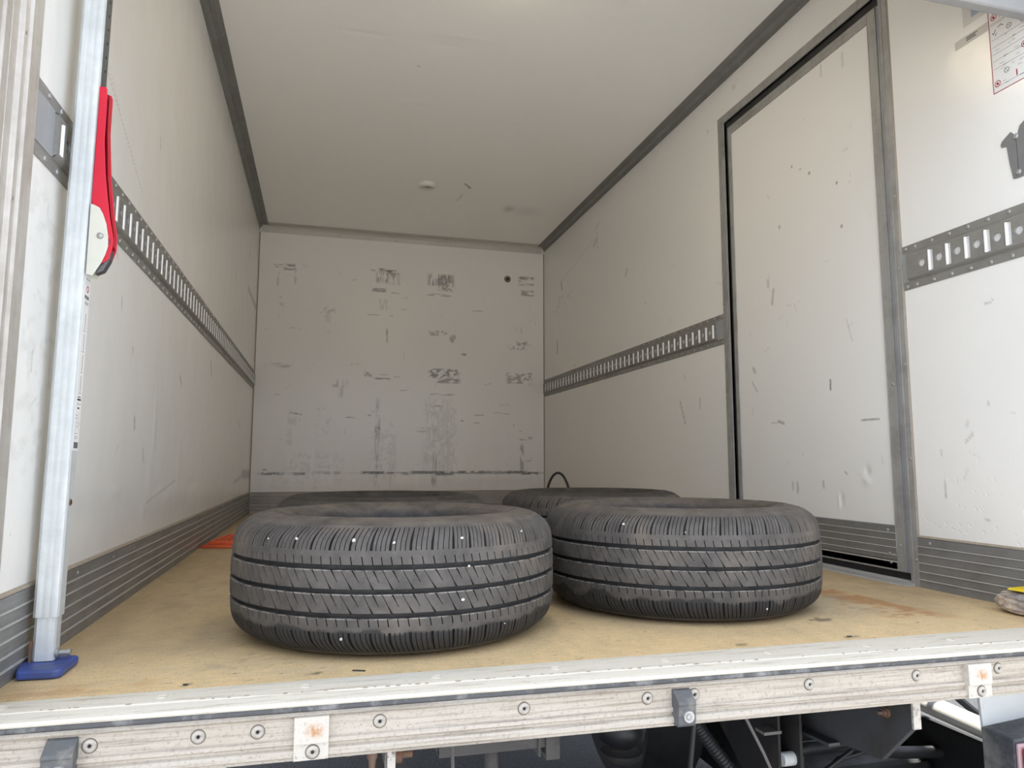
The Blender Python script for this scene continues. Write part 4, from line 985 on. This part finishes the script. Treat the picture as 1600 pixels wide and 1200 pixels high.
# ------------------------------------------------------------------ rear sill
X0, X1 = -.05, W+.05
fy = lambda x: -.096-.021*x               # the front runs slightly out of square
def loft(prof, mat, name, parent, xa=X0, xb=X1, n=12, smooth=None):
    """prof: (dy from the front line or absolute ('a', y), z)"""
    mb = MB(); xs = np.linspace(xa, xb, n); m = len(prof)
    for x in xs:
        for dy, z in prof:
            y = dy[1] if isinstance(dy, tuple) else fy(x)+dy
            mb.v.append((x, y, z))
    for i in range(n-1):
        for k in range(m):
            mb.f.append((i*m+k, i*m+(k+1) % m, (i+1)*m+(k+1) % m, (i+1)*m+k)); mb.m.append(0)
    mb.f += [tuple(range(m)), tuple(range((n-1)*m, n*m))]; mb.m += [0, 0]
    return mb.build(name, mat, parent, smooth=smooth)
rs = empty('rear_sill', (0, 0, 0)); tag(rs, 'dirty white rear sill rail with screwed front face across the bottom of the opening', 'sill')
loft([(('a', -.011), -.03), (('a', -.011), .0006), (('a', -.016), .0016), (.034, .0016), (.0325, .0002), (.010, -.0004), (.002, -.002), (.0, -.0055), (.002, -.008), (.03, -.03)], M_sill, 'top_plate', rs, smooth=30)
loft([(.012, -.0065), (.0035, -.0075), (.0015, -.0095), (.0015, -.0145), (.0035, -.0165), (.012, -.0175)], M_bandm, 'rubber_band', rs, smooth=40)
loft([(.02, -.014), (.004, -.0155), (-.004, -.0165), (-.006, -.0180), (-.005, -.0195), (-.001, -.0200), (-.002, -.0215), (-.0005, -.0225), (.0, -.049), (-.004, -.0505), (-.0045, -.0555), (-.0025, -.0565), (.000, -.0585), (.000, -.0615), (-.0045, -.0635),
      (-.0065, -.0665), (-.0065, -.0715), (-.003, -.0735), (-.002, -.0775), (.004, -.0795), (.02, -.0795)], M_face, 'front_face', rs, smooth=30)
# ragged row of adhesive remains on the top plate
mb = MB(); rq = np.random.default_rng(3); x = .02
while x < 1.98:
    w_ = rq.uniform(.003, .009); y_ = fy(x)+.034+rq.uniform(-.001, .001)
    if rq.random() < .6: mb.prism([(x, y_), (x+w_*.3, y_-.0007), (x+w_*.7, y_-.0006), (x+w_, y_), (x+w_*.6, y_+.0006), (x+w_*.2, y_+.0005)], 2, .0012, .0026)
    x += w_+rq.uniform(.001, .02)
tag(mb.build('paint_flakes', plain('brown_paint_edge', (.46, .37, .26), .8, 0, .4, 90), rs), kind='stuff')
def bolt_mesh():
    mb = MB(); mb.lathe([(0, -.0012), (.0022, -.0012), (.0026, -.0028), (.0044, -.0040), (.0068, -.0034), (.0082, -.0018), (.0084, -.0012), (.0098, -.0002)], 22, ax='y')
    return mb
_bm = bolt_mesh()
for k in range(6*22, 7*22): _bm.m[k] = 1
BOLT = _bm.build('face_bolt', [plain('painted_bolt', (.50, .46, .40), .6, .0, .3, 200, .2, (.18, .155, .13), 90, .5, .75), plain('bolt_grime', (.17, .145, .12), .8, 0, .4, 120)], rs, smooth=45)
HOLEB = MB(); HOLEB.lathe([(0, -.0016), (.0021, -.0016), (.0022, 0)], 12, ax='y'); hb = HOLEB.build('bolt_recess', M_dark, BOLT)
def place_bolt(x, z, dy=0., parent=rs, s=1.):
    global BOLT
    o = BOLT.copy(); COL.objects.link(o); o.parent = parent; o.location = (x, fy(x)+dy-.0002, z); o.scale = (s, s, s)
    c = hb.copy(); COL.objects.link(c); c.parent = o; c.location = (0, -.0002, 0); return o
bx = [(.169, -.036), (.299, -.036), (.374, -.036), (.537, -.035), (.747, -.034), (.944, -.034), (1.023, -.034), (1.230, -.033), (1.440, -.033), (1.612, -.032), (1.80, -.032), (1.95, -.032)]
BOLT.location = (bx[0][0], fy(bx[0][0])-.0002, bx[0][1])
for x, z in bx[1:]: place_bolt(x, z)
for x in (.044, .241, .434, .626, .817, 1.007, 1.20, 1.40, 1.584, 1.78):
    mb = MB(); mb.lathe([(0, .0008), (.0045, .0012), (.0052, .0006), (.0062, .0012), (.0075, .0012), (.008, 0)], 18); mb.build('top_rivet', M_topr if 'M_topr' in globals() else M_sill, rs, smooth=40, loc=(x, -.040-.012*x, .0014))
def cover(x, w):
    o = MB(); o.box((-w/2, -.0095, -.058+.028), (w/2, .004, -.020+.034)); 
    p = MB()
    p.prism([(-.0105, .0265), (-.0110, -.008), (-.0105, -.0085), (.004, -.0085), (.004, .0265)], 0, -w/2, w/2)
    p.prism([(-.0085, -.0085), (-.0085, -.030), (.004, -.030), (.004, -.0085)], 0, -w/2, w/2)
    c = p.build('cover_plate', M_cover, rs, bevel=.0008, loc=(x, fy(x), -.046))
    b = BOLT.copy(); COL.objects.link(b); b.parent = c; b.location = (.002, -.0088, -.019)
    k = hb.copy(); COL.objects.link(k); k.parent = b; k.location = (0, -.0002, 0)
cover(.4445, .046); cover(1.563, .050)
def buffer(x, w=.030):
    p = MB(); p.prism([(.002, .0265), (-.006, .024), (-.022, .012), (-.024, .008), (-.022, .006), (-.020, -.022), (-.017, -.026), (.002, -.026)], 0, -w/2, w/2)
    c = p.build('rubber_buffer', M_buffer, rs, bevel=.0012, loc=(x, fy(x), -.049))
    q = MB(); q.lathe([(0, -.003), (.002, -.003), (.003, -.0045), (.0045, -.004), (.005, -.002), (.0085, -.0025), (.0095, .0)], 22, ax='y'); q.build('buffer_bolt', M_screw, c, smooth=45, loc=(.002, -.0215, -.010))
buffer(.138, .036); buffer(1.000, .030)

# ------------------------------------------------------------------ under the body
def top(o, label, cat, group=None): return tag(o, label, cat, group)
mb = MB(); mb.box((-.05, -.06, -.0785), (W+.04, -.012, -.041)); mb.box((-.05, -.012, -.075), (W+.04, D, -.041)); struct(mb.build('trim_12', M_chassis))
for i, y in enumerate((.72, 1.75, 2.6)):
    mb = MB(); mb.box((-.02, y, -.16), (W+.02, y+.05, -.075)); o = mb.build('cross_member', M_black, bevel=.003)
    top(o, ('foremost', 'middle', 'farthest')[i]+' of the black cross members in the dark under the body floor', 'beam', 'cross members under the floor')
for i, x in enumerate((.50, 1.20)):
    mb = MB(); mb.box((x, .80, -.34), (x+.07, D, -.161)); o = mb.build('chassis_rail', M_black, bevel=.004)
    top(o, ('left' if i == 0 else 'right')+' black lengthwise chassis rail in the dark under the floor', 'beam')
# rear valance panel on the left
mb = MB(); mb.box((-.05, -.052, -.45), (.330, -.046, -.0765)); o = mb.build('valance_panel', M_side, bevel=.001); top(o, 'pale grey panel hanging below the sill at the lower left', 'panel')
# hanger with bolts, left of centre
hg = empty('hanger_bracket', (.559, -.05, -.10)); tag(hg, 'pale flat steel hanger with rusty nuts below the sill, left of centre', 'bracket')
mb = MB(); mb.box((-.006, -.012, -.22), (.006, .08, .02)); mb.build('upright', plain('chipped_white_bar', (.66, .62, .57), .7, 0, .2, 60, .4, (.22, .19, .17), 60, .5, .6), hg, bevel=.001)
mb = MB(); mb.prism([(-.064, .008), (-.005, .014), (-.005, .009), (-.064, .002)], 1, -.008, .07); mb.build('top_flange', M_beam, hg)
mb = MB(); mb.lathe([(0, -.034), (.0045, -.032), (.0055, -.024), (.006, -.018), (.008, -.018), (.008, -.009), (.0095, -.009), (.0095, -.006), (.005, .004)], 10); mb.build('bolt', M_rustbolt, hg, loc=(-.027, .0, .012), smooth=40)
mb = MB(); mb.lathe([(.010, .006), (.0125, .008), (.0125, .018), (.009, .019), (.0065, .020), (.0065, .034), (0, .035)], 12, ax='x'); mb.build('nut', M_rustbolt, hg, smooth=40, loc=(0, .02, -.012))
mb = MB(); mb.prism([(-.030, .0), (-.012, .0), (.018, -.18), (-.045, -.18)], 1, .03, .036); mb.prism([(.006, .0), (.022, .0), (.045, -.18), (.006, -.18)], 1, .03, .036); mb.build('gusset', M_chassis, hg)
# perforated light beam deeper in
pb = MB(); zc_ = -.345; y_ = .62
x_a, x_b = .742, 1.046; hole = [(.822, .030), (.967, .030)]
def beamface():
    mb = MB(); xs = [x_a, .895, x_b]; z0, z1 = -.378, -.20
    for i, (cx, r) in enumerate(hole):
        xa_, xb_ = xs[i], xs[i+1]; cz = -.318; out = []; inn = []; bk = []; n = 28
        for k in range(n):
            q = 2*math.pi*k/n; cs, s_ = math.cos(q), math.sin(q)
            tx = ((xb_-cx) if cs > 0 else (cx-xa_))/max(abs(cs), 1e-6); tz = ((z1-cz) if s_ > 0 else (cz-z0))/max(abs(s_), 1e-6); t_ = min(tx, tz)
            out.append((cx+cs*t_, y_, cz+s_*t_)); inn.append((cx+cs*r, y_, cz+s_*r)); bk.append((cx+cs*r*.9, y_+.03, cz+s_*r*.9))
        ring(mb, out, inn); ring(mb, inn, bk)
        for cx_, cz_ in ((xa_, z0), (xb_, z0), (xa_, z1), (xb_, z1)):
            qq = math.atan2(cz_-cz, cx_-cx) % (2*math.pi); k = int(qq//(2*math.pi/n)); mb.add([out[k % n], (cx_, y_, cz_), out[(k+1) % n]], [(0, 1, 2)])
    mb.box((x_a, y_+.03, z0), (x_b, y_+.06, z1)); mb.box((x_a, y_, z0-.004), (x_b, y_+.06, z0)); mb.box((x_b-.01, y_, z0), (x_b, y_+.06, z1)); return mb
bo = beamface().build('perforated_beam', M_beam); top(bo, 'dusty grey beam with round holes seen deep below the middle of the sill', 'beam')
mb = MB(); mb.lathe([(.016, 0), (.018, -.05), (.0, -.051)], 18); mb.build('spigot', M_beam, bo, smooth=40, loc=(.879, y_+.03, -.378))
mb = MB(); mb.box((.99, y_-.01, -.40), (.996, y_+.05, -.33)); mb.box((1.01, y_-.01, -.41), (1.046, y_+.05, -.33)); mb.build('end_bracket', M_beam, bo, bevel=.001)
mb = MB(); mb.tube([(.692, .18, -.06), (.694, .18, -.20), (.700, .18, -.42)], .0035, 8); top(mb.build('cable', M_beam), 'thin hanging cable below the sill in front of the perforated beam', 'cable')
# air spring
bl = empty('air_spring', (1.165, .50, -.31)); tag(bl, 'black rubber air spring bellows hanging below the sill centre', 'air spring')
mb = MB(); mb.lathe([(.030, .16), (.055, .12), (.060, .085), (.058, .055), (.044, .035), (.054, .025), (.0585, .0), (.054, -.022), (.036, -.034), (.030, -.040)], 40); mb.build('bellows', M_cable, bl, smooth=60)
mb = MB(); mb.lathe([(.030, -.036), (.036, -.044), (.050, -.050), (.050, -.056), (.045, -.066), (.040, -.072), (0, -.075)], 40); mb.build('piston', M_chassis, bl, smooth=50)
mb = MB(); mb.lathe([(0, -.012), (.010, -.012), (.012, .0), (.012, .04)], 12, ax='x'); mb.build('fitting', M_black, bl, loc=(-.085, 0, .015))
mb = MB(); mb.box((1.74, .90, -.70), (1.94, 1.45, -.12)); o = mb.build('dark_filler', M_black, bevel=.03); top(o, 'black tank added to darken the gap far under the body, right of the road wheel', 'filler')  # added black box hiding the bright asphalt so this gap stays dark
# ribbed hose and cables
hs = MB(); path = [Vector((1.205, .28, -.12)), Vector((1.232, .28, -.215)), Vector((1.285, .28, -.285)), Vector((1.345, .28, -.36)), Vector((1.39, .28, -.45))]
dense = []
for i in range(4):
    for t in np.linspace(0, 1, 22, endpoint=False): dense.append(path[i].lerp(path[i+1], t))
hs.tube(dense, [.0135 if k % 2 else .0155 for k in range(len(dense))], 14); top(hs.build('ribbed_hose', M_cable, smooth=30), 'black ribbed hose running down to the right of the air spring', 'hose')
mb = MB(); mb.tube([(1.200, .20, -.10), (1.196, .2, -.20), (1.185, .20, -.28), (1.19, .20, -.42)], .006, 8); top(mb.build('brake_hose', M_cable, smooth=60), 'thin black hose hanging between air spring and ribbed hose', 'hose')
mb = MB(); mb.tube([(1.245, .12, -.13), (1.265, .12, -.17), (1.30, .12, -.235), (1.345, .12, -.33)], .0032, 8); top(mb.build('steel_cable', M_beam), 'thin grey cable slanting in front of the dark chassis plate', 'cable')
# truck wheel behind
wh = empty('truck_wheel', (1.55, 1.25, -.45)); tag(wh, 'black truck road wheel in the dark under the body, right of the air spring', 'wheel')
mb = MB(); mb.lathe([(.17, -.10), (.30, -.10), (.33, -.07), (.33, .07), (.30, .10), (.17, .10), (.17, -.10)], 48, ax='x'); mb.build('wheel_tyre', M_black, wh, smooth=40)
mb = MB(); mb.lathe([(0, -.04), (.10, -.04), (.16, -.09), (.17, -.09), (.17, .09), (0, .09)], 36, ax='x'); mb.build('wheel_rim', M_chassis, wh, smooth=40)
# hanger plates with oval holes
hp = empty('spring_hanger', (1.395, .2, -.25)); tag(hp, 'dark steel hanger plates with a pale roller between them below the sill', 'bracket')
mb = MB(); mb.prism([(-.01, .175), (-.01, -.20), (.05, -.16), (.26, -.01), (.36, .172)], 0, -.012, -.006); mb.build('left_plate', M_chassis, hp)
mb = MB(); mb.prism([(-.035, .175), (-.035, -.20), (.10, -.20), (.15, .175)], 0, .022, .028); mb.build('right_plate', M_chassis, hp)
mb = MB(); mb.lathe([(0, -.006), (.014, -.006), (.014, .022), (0, .022)], 20, ax='x'); mb.build('roller', M_side, hp, smooth=40, loc=(0, -.01, -.035))
mb = MB(); mb.box((-.012, -.03, -.075), (.022, .03, -.070)); mb.build('spacer', M_side, hp)
for y, z in ((.12, .0), (.03, -.055)):
    mb = MB(); mb.lathe([(0, -.0005), (.008, -.0005), (.008, 0)], 16, ax='x'); o = mb.build('slot_hole', M_dark, hp, loc=(-.0123, y, z)); o.scale = (1, .6, 1.1)
mb = MB(); mb.box((-.045, -.012, .016), (-.004, .02, .022)); mb.build('flange', M_beam, hp)
# angular bracket plate on the right
ab = empty('bumper_bracket', (1.47, -.05, -.09)); tag(ab, 'dark angular bumper bracket plate with a rusty bolt below the sill, right', 'bracket')
M_tri = plain('dark_grey_bracket_steel', (.075, .075, .078), .6, .1, .2, 20, .2, (.045, .038, .03), 12, .5, .75)
mb = MB(); mb.prism([(-.033, .03), (-.033, -.048), (.045, -.129), (.155, -.138), (.20, -.150), (.42, -.150), (.42, .03)], 0, -.004, .008); mb.build('plate', M_tri, ab)
mb = MB(); mb.box((-.004, -.0375, -.048), (.012, -.033, .012)); mb.build('plate_edge', plain('chipped_cream_edge', (.60, .56, .50), .7, 0, .2, 90, .4, (.22, .18, .15), 70, .5, .62), ab)
mb = MB(); mb.prism([(.155, -.144), (.30, -.153), (.30, -.147), (.155, -.138)], 0, -.030, -.004); mb.build('lower_flange', M_tri, ab)
mb = MB(); mb.lathe([(0, -.020), (.0035, -.019), (.0035, -.011), (.0065, -.011), (.0065, -.005), (.009, -.005), (.009, -.0035), (.0095, 0)], 10, ax='x'); mb.build('bolt', M_rustbolt, ab, smooth=40, loc=(-.004, .025, -.038))
# white side tube, strap, fender, side panel, tail lamp
tb = MB(); tb.tube([(1.985, .56, -.300), (1.985, .43, -.292), (1.985, .20, -.300), (1.985, -.05, -.310)], .020, 24); tb.v = [(1.985+(x-1.985)*1.9, y, z) for x, y, z in tb.v]; o = tb.build('guard_tube', M_tube, smooth=60); top(o, 'cream painted guard tube slanting behind the right side panel', 'tube')
fd = MB(); fd.box((1.924, -.03, -.62), (1.942, .499, -.3035)); fd.box((1.55, .50, -.62), (1.942, .53, -.34)); o = fd.build('mudguard', M_black, bevel=.01); top(o, 'black plastic mudguard in shadow beneath the cream tube', 'mudguard')
mb = MB(); mb.tube([(1.90, .40, -.17), (2.05, .40, -.266), (2.20, .40, -.38)], .010, 8); top(mb.build('strap', M_cable), 'black strap hanging slantwise left of the right side panel', 'strap')
for k, (pts, r, lab) in enumerate([([(1.43, .32, -.34), (1.55, .32, -.325), (1.66, .32, -.330), (1.80, .32, -.36), (1.92, .32, -.37)], .014, 'thick black pipe running sideways below the angular bracket'),
                                   ([(1.55, .28, -.44), (1.56, .28, -.37), (1.60, .28, -.34), (1.67, .28, -.33)], .006, 'thin black hose curving down below the angular bracket'),
                                   ([(1.44, .26, -.42), (1.52, .26, -.365), (1.62, .26, -.315)], .005, 'thin black hose slanting up to the angular bracket tip'),
                                   ([(1.56, .36, -.46), (1.56, .36, -.33)], .010, 'short upright black post under the thick pipe')]):
    mb = MB(); mb.tube(pts, r, 12); top(mb.build(('axle_pipe', 'air_hose', 'air_hose', 'pipe_support')[k], M_cable, smooth=60), lab, 'pipe' if k in (0, 3) else 'hose')
mb = MB(); mb.box((1.56, .33, -.62), (1.915, .47, -.39)); o = mb.build('dark_housing', M_black, bevel=.02); top(o, 'bulky black housing in shadow below the cream guard tube', 'housing')
mb = MB(); mb.prism([(1.622, -.0800), (1.640, -.30), (2.04, -.30), (2.04, -.0800)], 1, -.078, -.072); o = mb.build('side_panel', M_side, bevel=.001); top(o, 'dirty white panel below the sill at the lower right corner', 'panel')
tlp = empty('tail_lamp', (1.70, -.115, -.175)); tag(tlp, 'dusty black rear lamp housing with red lens at the bottom right corner', 'tail lamp')
mb = MB(); mb.prism([(-.078, -.11), (-.078, .026), (.20, .048), (.20, -.11)], 1, -.028, .037)
mb.build('housing', M_lampbox, tlp, bevel=.003)
mb = MB(); mb.box((-.077, -.034, -.11), (.18, -.028, .020)); mb.build('lens_rim', M_lamprim, tlp, bevel=.003)
mb = MB(); mb.box((-.071, -.042, -.105), (.17, -.034, .014)); mb.build('lens', M_lampred, tlp, bevel=.006)
